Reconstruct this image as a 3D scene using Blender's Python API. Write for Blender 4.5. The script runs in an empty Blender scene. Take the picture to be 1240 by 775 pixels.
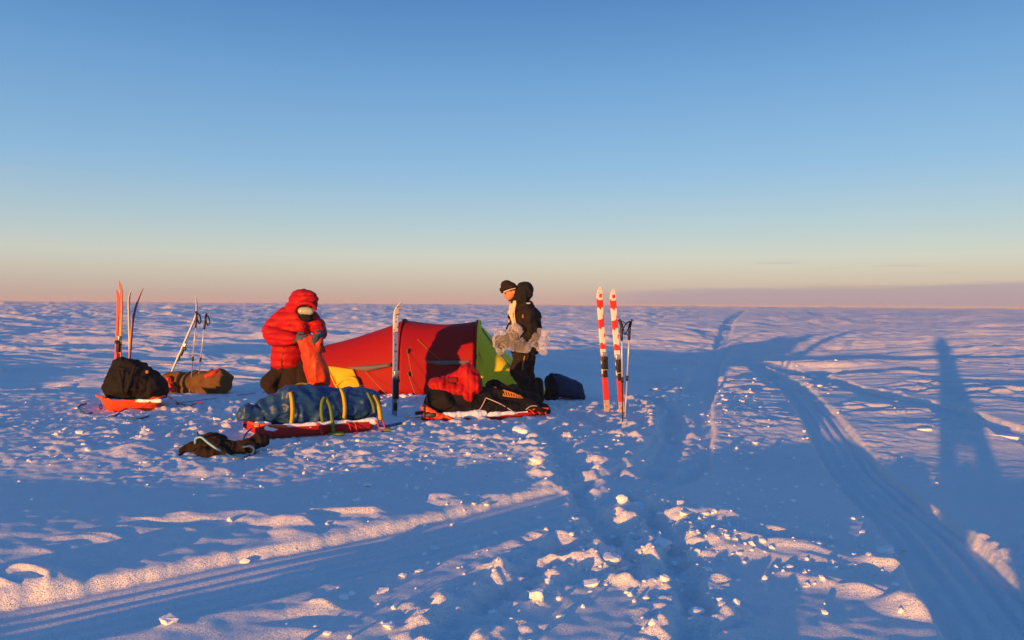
import bpy, bmesh, math, random
import numpy as np
from mathutils import Vector, Matrix
random.seed(7)
rng = np.random.default_rng(11)
C = bpy.context
COL = C.scene.collection
R = math.radians

# ------------------------------------------------------------------ camera
CAMZ = 1.38
F = 895.0                      # focal length in photograph pixels (1240 wide)
cam = bpy.data.cameras.new('camera')
cam.sensor_width = 36.0
cam.lens = 36.0 * F / 1240.0
cam.clip_start = 0.05
cam.clip_end = 20000
cam_o = bpy.data.objects.new('camera', cam)
COL.objects.link(cam_o)
PITCH = math.atan((387.5 - 368.5) / F)
ROLL = R(0.42)
cam_o.matrix_world = Matrix.Translation((0, 0, CAMZ)) @ Matrix.Rotation(math.pi / 2 - PITCH, 4, 'X') @ Matrix.Rotation(ROLL, 4, 'Z')
C.scene.camera = cam_o

# ------------------------------------------------------------------ sun and sky
SUN_EL = R(2.3)
SUN_AZ = R(29.8)               # the shadows run 30 degrees to the right of the view
SD = Vector((math.sin(SUN_AZ) * math.cos(SUN_EL), math.cos(SUN_AZ) * math.cos(SUN_EL), -math.sin(SUN_EL)))
sun = bpy.data.lights.new('sun', 'SUN')
sun.energy = 5.0
sun.angle = R(0.5)
sun.color = (1.0, 0.42, 0.07)
sun_o = bpy.data.objects.new('sun', sun)
COL.objects.link(sun_o)
sun_o.rotation_euler = SD.to_track_quat('-Z', 'Y').to_euler()
sun_o.location = (-20, -35, 12)

w = bpy.data.worlds.new('World')
C.scene.world = w
w.use_nodes = True
NT = w.node_tree
for n in list(NT.nodes):
    NT.nodes.remove(n)
def wn(t, **k):
    n = NT.nodes.new(t)
    for a, b in k.items():
        setattr(n, a, b)
    return n
def wmath(op, a, b=None, c=None):
    n = wn('ShaderNodeMath', operation=op)
    for i, v in enumerate((a, b, c)):
        if v is None:
            continue
        if isinstance(v, (int, float)):
            n.inputs[i].default_value = v
        else:
            NT.links.new(v, n.inputs[i])
    return n.outputs[0]
def wrange(v, a, b, c=0.0, d=1.0):
    n = wn('ShaderNodeMapRange', interpolation_type='SMOOTHSTEP')
    NT.links.new(v, n.inputs[0])
    for i, x in enumerate((a, b, c, d)):
        n.inputs[i + 1].default_value = x
    return n.outputs[0]
out = wn('ShaderNodeOutputWorld')
nish = wn('ShaderNodeTexSky', sky_type='NISHITA', sun_disc=False)
nish.sun_elevation = SUN_EL
nish.sun_rotation = SUN_AZ + math.pi
nish.dust_density = 0.3
nish.ozone_density = 2.0
bg1 = wn('ShaderNodeBackground')
bg1.inputs[1].default_value = 0.05
NT.links.new(nish.outputs[0], bg1.inputs[0])
tc = wn('ShaderNodeTexCoord')
sep = wn('ShaderNodeSeparateXYZ')
NT.links.new(tc.outputs['Generated'], sep.inputs[0])
zz = sep.outputs[2]
def lin(c):
    return tuple((v / 255 / 12.92) if v / 255 < 0.04045 else ((v / 255 + 0.055) / 1.055) ** 2.4 for v in c)
ramp = wn('ShaderNodeValToRGB')
SKY = [(0.0, (188, 152, 152)), (0.0112, (194, 170, 160)), (0.0257, (197, 183, 168)), (0.042, (203, 195, 180)),
       (0.0625, (202, 204, 194)), (0.098, (180, 199, 205)), (0.174, (142, 183, 217)), (0.287, (108, 158, 207)),
       (0.381, (82, 131, 189)), (0.62, (70, 120, 182)), (1.0, (58, 110, 176))]
# what the physical sky already gives, subtracted so that the two add up
NISH = [(0.03, 0.015, 0.004)] + [(0.09, 0.055, 0.012), (0.1, 0.07, 0.016), (0.1, 0.08, 0.03), (0.09, 0.08, 0.042), (0.07, 0.08, 0.06),
        (0.048, 0.07, 0.076), (0.03, 0.052, 0.068), (0.025, 0.044, 0.062), (0.02, 0.035, 0.055), (0.015, 0.03, 0.05)]
SK = 2 ** -0.65
el = ramp.color_ramp.elements
while len(el) < len(SKY):
    el.new(0.5)
for e, (p, c), nn in zip(el, SKY, NISH):
    e.position = math.sqrt(p)
    l = lin(c)
    e.color = tuple(max(0.0, a - 1.3 * b) for a, b in zip(l, nn)) + (1,)
zc = wmath('MAXIMUM', zz, 0.0)
NT.links.new(wmath('SQRT', zc), ramp.inputs[0])
# low violet cloud bank along the horizon, and thin streaks over it
az = wmath('ARCTAN2', sep.outputs[0], sep.outputs[1])
comb = wn('ShaderNodeCombineXYZ')
NT.links.new(wmath('MULTIPLY', az, 5.0), comb.inputs[0])
NT.links.new(wmath('MULTIPLY', zz, 110.0), comb.inputs[1])
nz = wn('ShaderNodeTexNoise')
nz.inputs['Scale'].default_value = 1.0
nz.inputs['Detail'].default_value = 5.0
nz.inputs['Roughness'].default_value = 0.6
NT.links.new(comb.outputs[0], nz.inputs['Vector'])
edge = wmath('MULTIPLY_ADD', nz.outputs[0], 0.018, wmath('MULTIPLY_ADD', az, 0.024, 0.0065))
bank = wrange(wmath('SUBTRACT', edge, zz), -0.0028, 0.0045)
bank = wmath('MULTIPLY', bank, wrange(az, 0.05, 0.22))
bank = wmath('MULTIPLY', bank, wrange(zz, -.02, -.005, 0, 0.92))
comb2 = wn('ShaderNodeCombineXYZ')
NT.links.new(wmath('MULTIPLY', az, 7.0), comb2.inputs[0])
NT.links.new(wmath('MULTIPLY', zz, 260.0), comb2.inputs[1])
nz2 = wn('ShaderNodeTexNoise')
nz2.inputs['Scale'].default_value = 1.0
nz2.inputs['Detail'].default_value = 4.0
NT.links.new(comb2.outputs[0], nz2.inputs['Vector'])
strk = wmath('MULTIPLY', wrange(nz2.outputs[0], 0.58, 0.72), wmath('MULTIPLY', wrange(zz, 0.075, 0.045), wrange(zz, 0.004, 0.02)))
strk = wmath('MULTIPLY', strk, wmath('MULTIPLY', wrange(az, 0.0, 0.35), 0.45))
cl = wmath('MAXIMUM', bank, strk)
mix = wn('ShaderNodeMix', data_type='RGBA')
NT.links.new(cl, mix.inputs[0])
NT.links.new(ramp.outputs[0], mix.inputs[6])
mix.inputs[7].default_value = tuple(a - 0.09 * b for a, b in zip(lin((164, 153, 166)), (1, .7, .2))) + (1,)
bg2 = wn('ShaderNodeBackground')
bg2.inputs[1].default_value = SK
NT.links.new(mix.outputs[2], bg2.inputs[0])
add = wn('ShaderNodeAddShader')
NT.links.new(bg1.outputs[0], add.inputs[0])
NT.links.new(bg2.outputs[0], add.inputs[1])
NT.links.new(add.outputs[0], out.inputs[0])
sc = C.scene
sc.view_settings.view_transform = 'Standard'
sc.view_settings.look = 'None'
sc.view_settings.exposure = 0.65
sc.view_settings.gamma = 1
sc.cycles.max_bounces = 6
sc.cycles.transparent_max_bounces = 12

# ------------------------------------------------------------------ noise (numpy)
_perm = np.random.default_rng(5).permutation(256)
_perm = np.concatenate([_perm, _perm, _perm])
_ga = np.random.default_rng(6).uniform(0, 2 * np.pi, 256)
_g2 = np.stack([np.cos(_ga), np.sin(_ga)], 1)
_g3 = np.random.default_rng(8).normal(size=(256, 3))
_g3 /= np.linalg.norm(_g3, axis=1)[:, None]
def fade(t):
    return t * t * t * (t * (t * 6 - 15) + 10)
def pn(x, y, seed=0):
    x = np.asarray(x, float) + seed * 17.31
    y = np.asarray(y, float) + seed * 9.77
    xi = np.floor(x).astype(int); yi = np.floor(y).astype(int)
    xf = x - xi; yf = y - yi
    u = fade(xf); v = fade(yf)
    def g(ix, iy, dx, dy):
        h = _perm[(_perm[ix & 255] + iy) & 255]
        gg = _g2[h]
        return gg[..., 0] * dx + gg[..., 1] * dy
    a = g(xi, yi, xf, yf); b = g(xi + 1, yi, xf - 1, yf)
    c = g(xi, yi + 1, xf, yf - 1); d = g(xi + 1, yi + 1, xf - 1, yf - 1)
    return 1.5 * ((a + (b - a) * u) * (1 - v) + (c + (d - c) * u) * v)
def pn3(p, seed=0):
    p = np.asarray(p, float) + seed * 13.7
    i = np.floor(p).astype(int)
    f = p - i
    u = fade(f)
    r = 0
    for dx in (0, 1):
        for dy in (0, 1):
            for dz in (0, 1):
                h = _perm[(_perm[(_perm[(i[:, 0] + dx) & 255] + i[:, 1] + dy) & 255] + i[:, 2] + dz) & 255]
                gv = (_g3[h] * (f - np.array([dx, dy, dz]))).sum(1)
                wt = (u[:, 0] if dx else 1 - u[:, 0]) * (u[:, 1] if dy else 1 - u[:, 1]) * (u[:, 2] if dz else 1 - u[:, 2])
                r = r + gv * wt
    return 1.5 * r
def sst(a, b, x):
    t = np.clip((x - a) / (b - a), 0, 1)
    return t * t * (3 - 2 * t)

# ------------------------------------------------------------------ picture to place
def hy(px):                    # the horizon's row in the photograph
    return 368.5 + (px - 620) * 0.0073
def W(px, py, d):              # the point at depth d seen at a pixel
    return Vector(((px - 620) / F * d, d, CAMZ - (py - hy(px)) / F * d))
def macro(x, y):
    x = np.asarray(x, float); y = np.asarray(y, float)
    s = x * math.sin(SUN_AZ) + y * math.cos(SUN_AZ)
    return -0.11 * sst(1.0, 13.0, s)
def G(px, py):                 # the ground point seen at a pixel
    d = 5.0
    for _ in range(12):
        x = (px - 620) / F * d
        z = float(macro(x, d))
        d = (CAMZ - z) * F / max(1.5, py - hy(px))
    return ((px - 620) / F * d, d)

# ------------------------------------------------------------------ terrain
TRACKS = [   # (points in the photograph, half widths, depth)
    ([(-260, 812), (-60, 772), (177, 724), (420, 674), (560, 641), (690, 606), (760, 586), (810, 560), (828, 528), (838, 490), (861, 430), (876, 401), (888, 386), (897, 379.5), (901, 376.5)],
     [.36] * 8 + [.33, .31, .32, .36, .45, .6, .7], .050, .7),
    ([(1330, 905), (1245, 790), (1200, 735), (1135, 655), (1090, 609), (1033, 552), (999, 511), (962, 464), (935, 446), (906, 429), (876, 419)],
     [.27] * 5 + [.26] * 3 + [.3] * 3, .070, .35),
    ([(1420, 575), (1300, 543), (1190, 512), (1134, 492), (1075, 477), (1030, 463), (985, 447), (942, 434), (905, 425)],
     [.3] * 9, .07, 1.0),
]
TR = []
for pts, hw, dep, brm in TRACKS:
    TR.append((np.array([G(*p) for p in pts]), np.array(hw), dep, brm))
TRENCH = [   # boot trenches and ski ruts: (points, half width, depth)
    ([(770, 598), (800, 640), (822, 680), (838, 715), (850, 760), (862, 830)], .085, .07),
    ([(705, 590), (725, 625), (745, 660), (770, 700)], .08, .055),
    ([(770, 640), (700, 668), (640, 700), (590, 735), (540, 780)], .09, .04),
    ([(700, 586), (690, 560), (675, 535), (640, 515), (600, 508)], .14, .05),
    ([(790, 570), (815, 520), (800, 490), (770, 480)], .14, .05),
    ([(690, 500), (740, 520), (800, 520)], .2, .04),
]
TN = [(np.array([G(*p) for p in pts]), a, b) for pts, a, b in TRENCH]
DIPS = [     # broad hollows whose near slopes lie in their own shade: (points, half width across, depth)
    ([(860, 414), (930, 407), (1013, 398), (1060, 393), (1100, 389)], 5.0, .36),
    ([(640, 410), (740, 408), (850, 412)], 7.0, .40),
    ([(-220, 412), (60, 408), (230, 406), (400, 410)], 5.0, .40),
    ([(-100, 395), (100, 394), (250, 393)], 9.0, .34),
    ([(780, 440), (850, 450)], 3.0, .16),
    ([(20, 452), (140, 440)], 2.2, .12),
    ([(1010, 570), (1120, 565), (1300, 560)], .95, .066),
    ([(-120, 580), (250, 577), (520, 570)], .6, .04),
]
DP = [(np.array([G(*p) for p in pts]), a, b) for pts, a, b in DIPS]
CARVED = [   # near patches of wind-carved snow: centre and reach in the photograph
    (40, 708, 90, 18), (130, 690, 60, 12), (280, 640, 120, 18), (400, 628, 70, 12), (600, 606, 90, 8), (600, 650, 80, 20), (680, 665, 60, 20), (250, 756, 150, 16), (100, 660, 50, 10),
    (375, 745, 30, 10), (30, 760, 50, 14), (1075, 712, 60, 9), (1120, 738, 40, 8), (1000, 702, 60, 9), (960, 662, 55, 24), (1080, 690, 40, 14), (960, 748, 70, 8), (870, 632, 45, 16), (905, 660, 60, 18), (1222, 668, 16, 32), (950, 508, 55, 8), (1070, 496, 110, 9), (1180, 520, 70, 9),
    (820, 470, 40, 8), (255, 568, 26, 5), (160, 545, 20, 4), (1180, 470, 80, 10), (900, 465, 50, 10)]
CV = []
for px, py, rx, ry in CARVED:
    g = G(px, py)
    CV.append((g[0], g[1], rx * g[1] / F, max(.12, ry * g[1] ** 2 / (1.45 * F))))
CAMP = np.array([-1.6, 9.6])

def polyd(x, y, P):
    """signed distance across a polyline and the fractional index along it"""
    best = np.full(x.shape, 1e9); sg = np.zeros(x.shape); fi = np.zeros(x.shape); al = np.zeros(x.shape)
    acc = 0.0
    for i in range(len(P) - 1):
        a = P[i]; b = P[i + 1]
        d = b - a; L = math.hypot(*d)
        t = np.clip(((x - a[0]) * d[0] + (y - a[1]) * d[1]) / (L * L), 0, 1)
        ex = x - (a[0] + d[0] * t); ey = y - (a[1] + d[1] * t)
        dd = np.hypot(ex, ey)
        m = dd < best
        best = np.where(m, dd, best)
        sg = np.where(m, np.sign(d[0] * ey - d[1] * ex), sg)
        fi = np.where(m, i + t, fi)
        al = np.where(m, acc + t * L, al)
        acc += L
    return best * sg, fi, al
def smooth_poly(P, hw=None, n=6):
    Q = []; H = []
    N = len(P)
    for i in range(N - 1):
        p0 = P[max(0, i - 1)]; p1 = P[i]; p2 = P[i + 1]; p3 = P[min(N - 1, i + 2)]
        for k in range(n):
            t = k / n
            lo = p1 + (p2 - p1) * t
            cr = 0.5 * (2 * p1 + (p2 - p0) * t + (2 * p0 - 5 * p1 + 4 * p2 - p3) * t * t + (3 * p1 - p0 - 3 * p2 + p3) * t ** 3)
            r1 = math.hypot(*(p1 - p0)) + 1e-6; r2 = math.hypot(*(p2 - p1)); r3 = math.hypot(*(p3 - p2)) + 1e-6
            k_ = 1.0 if max(r1, r2, r3) < 3.0 * min(r for r in (r1, r2, r3) if r > 1e-3) else 0.0
            Q.append(cr * k_ + lo * (1 - k_))
            if hw is not None:
                H.append(hw[i] + (hw[i + 1] - hw[i]) * t)
    Q.append(P[-1])
    if hw is not None:
        H.append(hw[-1])
    return np.array(Q), (np.array(H) if hw is not None else None)
TR = [smooth_poly(P, hw) + (dep, brm) for P, hw, dep, brm in TR]
TN = [(smooth_poly(P)[0], a, b) for P, a, b in TN]

def height(x, y):
    x = np.atleast_1d(np.asarray(x, float)); y = np.atleast_1d(np.asarray(y, float))
    r = np.hypot(x, y)
    z = macro(x, y)
    wx = x + .35 * pn(x / 2.1, y / 2.1, 40); wy = y + .35 * pn(x / 2.1, y / 2.1, 41)
    # swells
    z = z + .07 * pn(wx / 7.5, wy / 5.5, 1) * sst(6, 22, r) + .022 * pn(wx / 3.3, wy / 2.3, 2)
    z = z + .16 * pn(x / 34, y / 24, 3) * sst(18, 60, r) + .5 * pn(x / 170, y / 130, 4) * sst(90, 400, r)
    for P, hw, dep in DP:
        m = (x > P[:, 0].min() - 3 * hw) & (x < P[:, 0].max() + 3 * hw) & (y > P[:, 1].min() - 3 * hw) & (y < P[:, 1].max() + 3 * hw)
        if m.any():
            c, fi, al = polyd(x[m], y[m], P)
            c = c * (1 + .35 * pn(x[m] / 5, y[m] / 3, 19))
            z[m] -= dep * (1 - sst(.25 * hw, 2.2 * hw, np.abs(c)))
    camp = np.exp(-(((x - CAMP[0]) / 5.8) ** 2 + ((y - CAMP[1]) / 3.3) ** 2) ** 1.5)
    tracks = np.zeros_like(x); trz = np.zeros_like(x)
    for P, hw, dep, brm in TR:
        pad = 2.0
        m = (x > P[:, 0].min() - pad) & (x < P[:, 0].max() + pad) & (y > P[:, 1].min() - pad) & (y < P[:, 1].max() + pad)
        if not m.any():
            continue
        xs = x[m]; ys = y[m]
        c, fi, al = polyd(xs, ys, P)
        h = np.interp(fi, np.arange(len(hw)), hw)
        aw = al + .5 * pn(xs / .9, ys / .9, 25)
        jag = 1 + .10 * pn(xs / .8, ys / .8, 21) + .05 * pn(xs / .23, ys / .23, 22) + .03 * pn(xs / .09, ys / .09, 26)
        a = np.abs(c) / (h * jag)
        k = 1 - sst(.90, 1.06, a)
        prof = -dep * (h / .36) ** np.where(h > .36, 1.7, .6) * k * (1 + .35 * pn(xs / 1.4, ys / 1.2, 28))
        prof += k * ((.004 if brm > .5 else .009) * np.sin(c * 2 * np.pi / .12 + .8 * pn(al / 1.5, c * 2, 23)) * (1 - .6 * sst(.5, .9, a)) - (.002 if brm > .5 else .012) * np.exp(-((a - .55) / .12) ** 2))
        prof += .010 * brm * np.exp(-((a - 1.18) / .13) ** 2) * np.clip(.35 + 1.0 * pn(xs / 1.7, ys / 1.5, 24) + .5 * pn(xs / .4, ys / .4, 27), 0, 1.3) * (h / .36) ** .6
        trz[m] += prof
        tracks[m] = np.maximum(tracks[m], 1 - sst(.9, 1.25, a))
    # wind-cut sastrugi
    ca, sa = math.cos(R(-13)), math.sin(R(-13))
    u = wx * ca + wy * sa; v = -wx * sa + wy * ca
    patch = sst(-.12, .42, pn(x / 3.1, y / 2.4, 9) + .45 * pn(x / 1.2, y / 1.0, 10))
    cm = np.zeros_like(x)
    for gx, gy, rx, ry in CV:
        m = (np.abs(x - gx) < 3 * rx) & (np.abs(y - gy) < 3 * ry)
        if m.any():
            cm[m] = np.maximum(cm[m], np.exp(-(((x[m] - gx) / rx) ** 2 + ((y[m] - gy) / ry) ** 2) ** 1.3))
    cm = np.clip(cm * (1.0 + 1.9 * pn(u / .8, v / .4, 61) + .8 * pn(u / .3, v / .15, 62)), 0, 1.2)
    nf = sst(9, 16, r)
    patch = patch * (.12 + .88 * nf)
    z = z + (1 - tracks) * cm * .015
    patch = np.maximum(patch, cm * 1.0)
    n1 = pn(u / .85, v / .27, 6) * (1 - nf) + pn(u / 1.25, v / .36, 6) * nf
    n2 = pn(u / .38, v / .12, 7)
    sast = (.020 + .022 * nf) * (1 - np.abs(n1) * 1.9) + .008 * (1 - np.abs(n2) * 1.9)
    step = (.020 + .020 * nf) * sst(-.06, .06, n1 + .35 * n2 + .25 * pn(wx / .7, wy / .7, 33))       # cut edges that face the wind and the sun
    near = 1 - sst(30, 70, r)
    flat = (1 - .9 * camp) * (1 - tracks)
    z = z + flat * patch * (sast * .75 + step) * near
    z = z + flat * sst(9, 22, r) * .028 * (1 - np.abs(pn(u / 2.2, v / .55, 12)) * 1.9)
    z = z + flat * sst(25, 70, r) * .10 * (1 - np.abs(pn(u / 5.5, v / 1.6, 13)) * 1.9)
    fartrack = np.zeros_like(x)
    P = TR[0][0][-40:]
    m = (r > 25) & (x > 5) & (x < 70) & (y < 240) & (np.abs(x / np.maximum(y, 1) - .29) < .12)
    if m.any():
        c, fi, al = polyd(x[m], y[m], P)
        fartrack[m] = 1 - sst(.02, .06, np.abs(c) / r[m])
    # coarser relief with distance, down to what the sheet can carry
    for lam in (1.1, 2.2, 4.4, 8.8, 17.6, 35.0):
        b_ = lam / .032
        wgt = sst(b_ * .25, b_ * .7, r) * (1 - sst(b_ * 1.3, b_ * 2.6, r))
        if wgt.max() > 0:
            m = wgt > 0
            z[m] += wgt[m] * (1 - tracks[m]) * .052 * lam * (pn(x[m] / lam * .7, y[m] / lam * .9, 50) + .5 * pn(x[m] / lam * 1.5, y[m] / lam * 1.9, 51) + .3 * pn(x[m] / lam * 2.6, y[m] / lam * 3.6, 53)) * sst(-.35, .25, pn(x[m] / lam / 5, y[m] / lam / 7, 52))
            # wind-packed steps: steep faces towards the wind and the sun, long lee slopes
            sm_ = x[m] * math.sin(SUN_AZ) + y[m] * math.cos(SUN_AZ)
            cr_ = x[m] * math.cos(SUN_AZ) - y[m] * math.sin(SUN_AZ)
            ph = sm_ / lam + 1.3 * pn(cr_ / lam / 2.2, sm_ / lam / 3.0, 54) + .35 * pn(cr_ / lam / .6, sm_ / lam, 55)
            f = ph - np.floor(ph)
            saw = np.where(f < .24, sst(0, .24, f), 1 - sst(.24, 1.0, f) * .5 - .5 * (f - .24) / .76)
            md = sst(-.45, .2, pn(x[m] / lam / 3.5, y[m] / lam / 5, 56)) * sst(22, 55, r[m]) * (1 - .78 * sst(140, 600, r[m]))
            z[m] += wgt[m] * (1 - tracks[m]) * (.042 + .030 * sst(40, 90, r[m])) * (1 - fartrack[m]) * lam * md * (saw - .5)
    z = z + (1 - tracks) * .0035 * pn(x / .13, y / .10, 14) * (1 - sst(12, 30, r))
    # trodden snow
    lump = np.abs(pn(x / .30, y / .26, 15)) + .5 * np.abs(pn(x / .13, y / .12, 16))
    lump = .078 * (lump - .30)
    lump += .022 * pn(x / .07, y / .06, 17) * (1 - sst(10, 20, r))
    tram = camp * (.45 + .55 * sst(-.2, .3, pn(x / 1.3, y / 1.1, 18)))
    for P, hw, dep in TN:
        m = (x > P[:, 0].min() - 1) & (x < P[:, 0].max() + 1) & (y > P[:, 1].min() - 1) & (y < P[:, 1].max() + 1)
        if m.any():
            c, fi, al = polyd(x[m], y[m], P)
            c = c + .05 * pn(al / .3, c * 0, 30)
            a = np.abs(c) / (hw * (1 + .35 * pn(al / .25, c * 0, 31)))
            z[m] -= dep * (1 - sst(.45, 1.25, a)) * (.75 + .5 * np.sin(al * 2 * np.pi / .62) * .5)
            z[m] += .035 * np.exp(-((a - 1.7) / .5) ** 2) * (.4 + pn(x[m] / .22, y[m] / .2, 32))
            tram[m] = np.maximum(tram[m], .75 * (1 - sst(1.5, 4.0, a)))
    tram = tram * (1 - .85 * tracks)
    z = z + tram * lump + trz
    return z
def H(x, y):
    return float(height(x, y)[0])

def mesh_obj(name, verts, faces, mat=None, parent=None, smooth=True):
    me = bpy.data.meshes.new(name)
    me.from_pydata([tuple(v) for v in verts], [], faces)
    if smooth:
        me.polygons.foreach_set('use_smooth', [True] * len(me.polygons))
    me.update()
    o = bpy.data.objects.new(name, me)
    COL.objects.link(o)
    if mat:
        me.materials.append(mat)
    if parent:
        o.parent = parent
        o.matrix_parent_inverse = parent.matrix_basis.inverted()
    return o

# ------------------------------------------------------------------ materials
def material(name, color, rough=.8, spec=.2, var=.15, scale=6.0, bump=0.0, bscale=20.0, bdist=.01, metal=0.0, stretch=None):
    m = bpy.data.materials.new(name)
    m.use_nodes = True
    t = m.node_tree
    b = t.nodes['Principled BSDF']
    b.inputs['Roughness'].default_value = rough
    b.inputs['Specular IOR Level'].default_value = spec
    b.inputs['Metallic'].default_value = metal
    co = t.nodes.new('ShaderNodeTexCoord')
    mp = t.nodes.new('ShaderNodeMapping')
    t.links.new(co.outputs['Object'], mp.inputs[0])
    if stretch:
        mp.inputs['Scale'].default_value = stretch
    n = t.nodes.new('ShaderNodeTexNoise')
    n.inputs['Scale'].default_value = scale
    n.inputs['Detail'].default_value = 4
    t.links.new(mp.outputs[0], n.inputs['Vector'])
    mx = t.nodes.new('ShaderNodeMix'); mx.data_type = 'RGBA'
    t.links.new(n.outputs[0], mx.inputs[0])
    mx.inputs[6].default_value = tuple(c * (1 - var) for c in color) + (1,)
    mx.inputs[7].default_value = tuple(min(1, c * (1 + var)) for c in color) + (1,)
    t.links.new(mx.outputs[2], b.inputs['Base Color'])
    if bump:
        n2 = t.nodes.new('ShaderNodeTexNoise')
        n2.inputs['Scale'].default_value = bscale
        n2.inputs['Detail'].default_value = 5
        t.links.new(mp.outputs[0], n2.inputs['Vector'])
        bp = t.nodes.new('ShaderNodeBump')
        bp.inputs['Strength'].default_value = bump
        bp.inputs['Distance'].default_value = bdist
        t.links.new(n2.outputs[0], bp.inputs['Height'])
        t.links.new(bp.outputs[0], b.inputs['Normal'])
    return m
def snow_material(name, strength=.8, octaves=((1.1, .12, (.55, 1.6, 1)), (7, .035, (.7, 1.2, 1)), (34, .010), (170, .0025)), grain=None):
    m = material(name, (.88, .89, .90), rough=.7, spec=.15, var=.03, scale=3.0)
    t = m.node_tree
    b = t.nodes['Principled BSDF']
    co = t.nodes['Texture Coordinate']
    prev = None
    if grain:
        g = t.nodes.new('ShaderNodeTexNoise'); g.inputs['Scale'].default_value = grain[0]; g.inputs['Detail'].default_value = 3; g.inputs['Roughness'].default_value = .7
        t.links.new(co.outputs['Object'], g.inputs['Vector'])
        ge = t.nodes.new('ShaderNodeNewGeometry')
        v1 = t.nodes.new('ShaderNodeVectorMath'); v1.operation = 'SUBTRACT'; v1.inputs[1].default_value = (.5, .5, .5)
        t.links.new(g.outputs['Color'], v1.inputs[0])
        v2 = t.nodes.new('ShaderNodeVectorMath'); v2.operation = 'MULTIPLY_ADD'; v2.inputs[1].default_value = (grain[1], grain[1], grain[1] * .3)
        t.links.new(v1.outputs[0], v2.inputs[0]); t.links.new(ge.outputs['Normal'], v2.inputs[2])
        v3 = t.nodes.new('ShaderNodeVectorMath'); v3.operation = 'NORMALIZE'
        t.links.new(v2.outputs[0], v3.inputs[0])
        prev = v3
    for oc in octaves:
        sc_, dist = oc[:2]
        stretch = oc[2] if len(oc) > 2 else (1, 1, 1)
        st = strength
        mp = t.nodes.new('ShaderNodeMapping')
        mp.inputs['Scale'].default_value = stretch
        t.links.new(co.outputs['Object'], mp.inputs[0])
        n = t.nodes.new('ShaderNodeTexNoise'); n.inputs['Scale'].default_value = sc_; n.inputs['Detail'].default_value = 4; n.inputs['Roughness'].default_value = .6
        t.links.new(mp.outputs[0], n.inputs['Vector'])
        bp = t.nodes.new('ShaderNodeBump'); bp.inputs['Strength'].default_value = st; bp.inputs['Distance'].default_value = dist
        t.links.new(n.outputs[0], bp.inputs['Height'])
        if prev:
            t.links.new(prev.outputs[0], bp.inputs['Normal'])
        prev = bp
    t.links.new(prev.outputs[0], b.inputs['Normal'])
    return m
M = {}
M['snow'] = snow_material('snow', .8, ((7, .02, (.7, 1.2, 1)), (34, .008), (170, .0022)), (320, 8.0))
M['snowblock'] = snow_material('snow block', .6, ((2.5, .006), (8, .0025)))
M['snowcrust'] = snow_material('snow crust', .8, ((14, .02), (60, .006)))
M['red_down'] = material('red down fabric', (.36, .005, .006), .6, .2, .12, 9, .35, 22, .01)
M['red_dark'] = material('dark red lining', (.16, .006, .008), .7, .2)
M['tent_red'] = material('red tent fabric', (.29, .004, .006), .65, .2, .10, 2.5, .25, 9, .02)
M['tent_green'] = material('green tent fabric', (.80, .64, .02), .6, .25, .10, 2.5, .25, 9, .02)
M['tent_yellow'] = material('yellow inner fabric', (.72, .42, .01), .6, .25, .12, 4, .4, 12, .02)
M['tent_grey'] = material('grey vent mesh', (.17, .13, .12), .8, .1, .2, 12)
M['black_fabric'] = material('black fabric', (.012, .011, .011), .85, .15, .3, 8, .5, 18, .012)
M['dark_trousers'] = material('dark brown trousers', (.022, .014, .011), .85, .15, .3, 8, .5, 20, .012)
M['black_jacket'] = material('black jacket fabric', (.016, .011, .010), .8, .15, .25, 8, .5, 16, .012)
M['brown_fabric'] = material('dark brown fabric', (.020, .012, .009), .85, .15, .3, 12, .5, 24, .01)
M['tan_fabric'] = material('olive tan fabric', (.13, .068, .024), .85, .15, .25, 5, .5, 12, .014)
M['orange_fabric'] = material('orange fabric', (.50, .040, .004), .5, .3, .14, 8, .45, 16, .014)
M['orange_plastic'] = material('orange plastic', (.70, .085, .010), .35, .4, .08, 6, .1, 40, .004)
M['red_plastic'] = material('red plastic', (.42, .02, .015), .35, .4, .12, 6, .1, 40, .004)
M['blue_fabric'] = material('blue coated fabric', (.011, .056, .165), .45, .4, .16, 7, .6, 11, .02)
M['navy_fabric'] = material('navy fabric', (.009, .032, .075), .7, .2, .2, 7, .4, 14, .012)
M['glove'] = material('grey blue glove', (.05, .085, .13), .8, .2, .2, 20, .3, 60, .004)
M['black_glove'] = material('black glove', (.012, .010, .010), .8, .2, .2, 20, .3, 60, .004)
M['yellow_web'] = material('yellow webbing', (.66, .42, .03), .8, .15, .2, 40, .3, 120, .002)
M['green_web'] = material('green webbing', (.15, .20, .04), .8, .15, .2, 40, .3, 120, .002)
M['red_cord'] = material('red cord', (.62, .03, .03), .8, .2, .15, 60, .3, 200, .002)
M['blue_cord'] = material('blue cord', (.03, .12, .26), .8, .2, .15, 60, .3, 200, .002)
M['pale_cord'] = material('pale blue cord', (.22, .48, .56), .8, .2, .15, 60, .3, 200, .002)
M['pale_line'] = material('pale guy line', (.40, .24, .11), .8, .2, .15, 60)
M['dark_line'] = material('dark guy line', (.05, .06, .08), .8, .2, .15, 60)
M['skin'] = material('wind burnt skin', (.56, .21, .11), .55, .3, .15, 25, .2, 70, .003)
M['goggle'] = material('pale mirrored lens', (.34, .38, .29), .12, .6, .08, 6)
M['metal'] = material('bright metal', (.55, .55, .56), .3, .5, .08, 20, metal=.8)
M['pole_silver'] = material('silver pole tube', (.60, .52, .46), .35, .5, .1, 15, metal=.3)
M['pole_blue'] = material('slate blue pole tube', (.17, .22, .36), .4, .4, .15, 15)
M['black_plastic'] = material('black plastic', (.014, .013, .013), .45, .4, .2, 15)
M['white_trim'] = material('pale fleece trim', (.62, .50, .36), .9, .1, .15, 30, .3, 60, .004)
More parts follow.
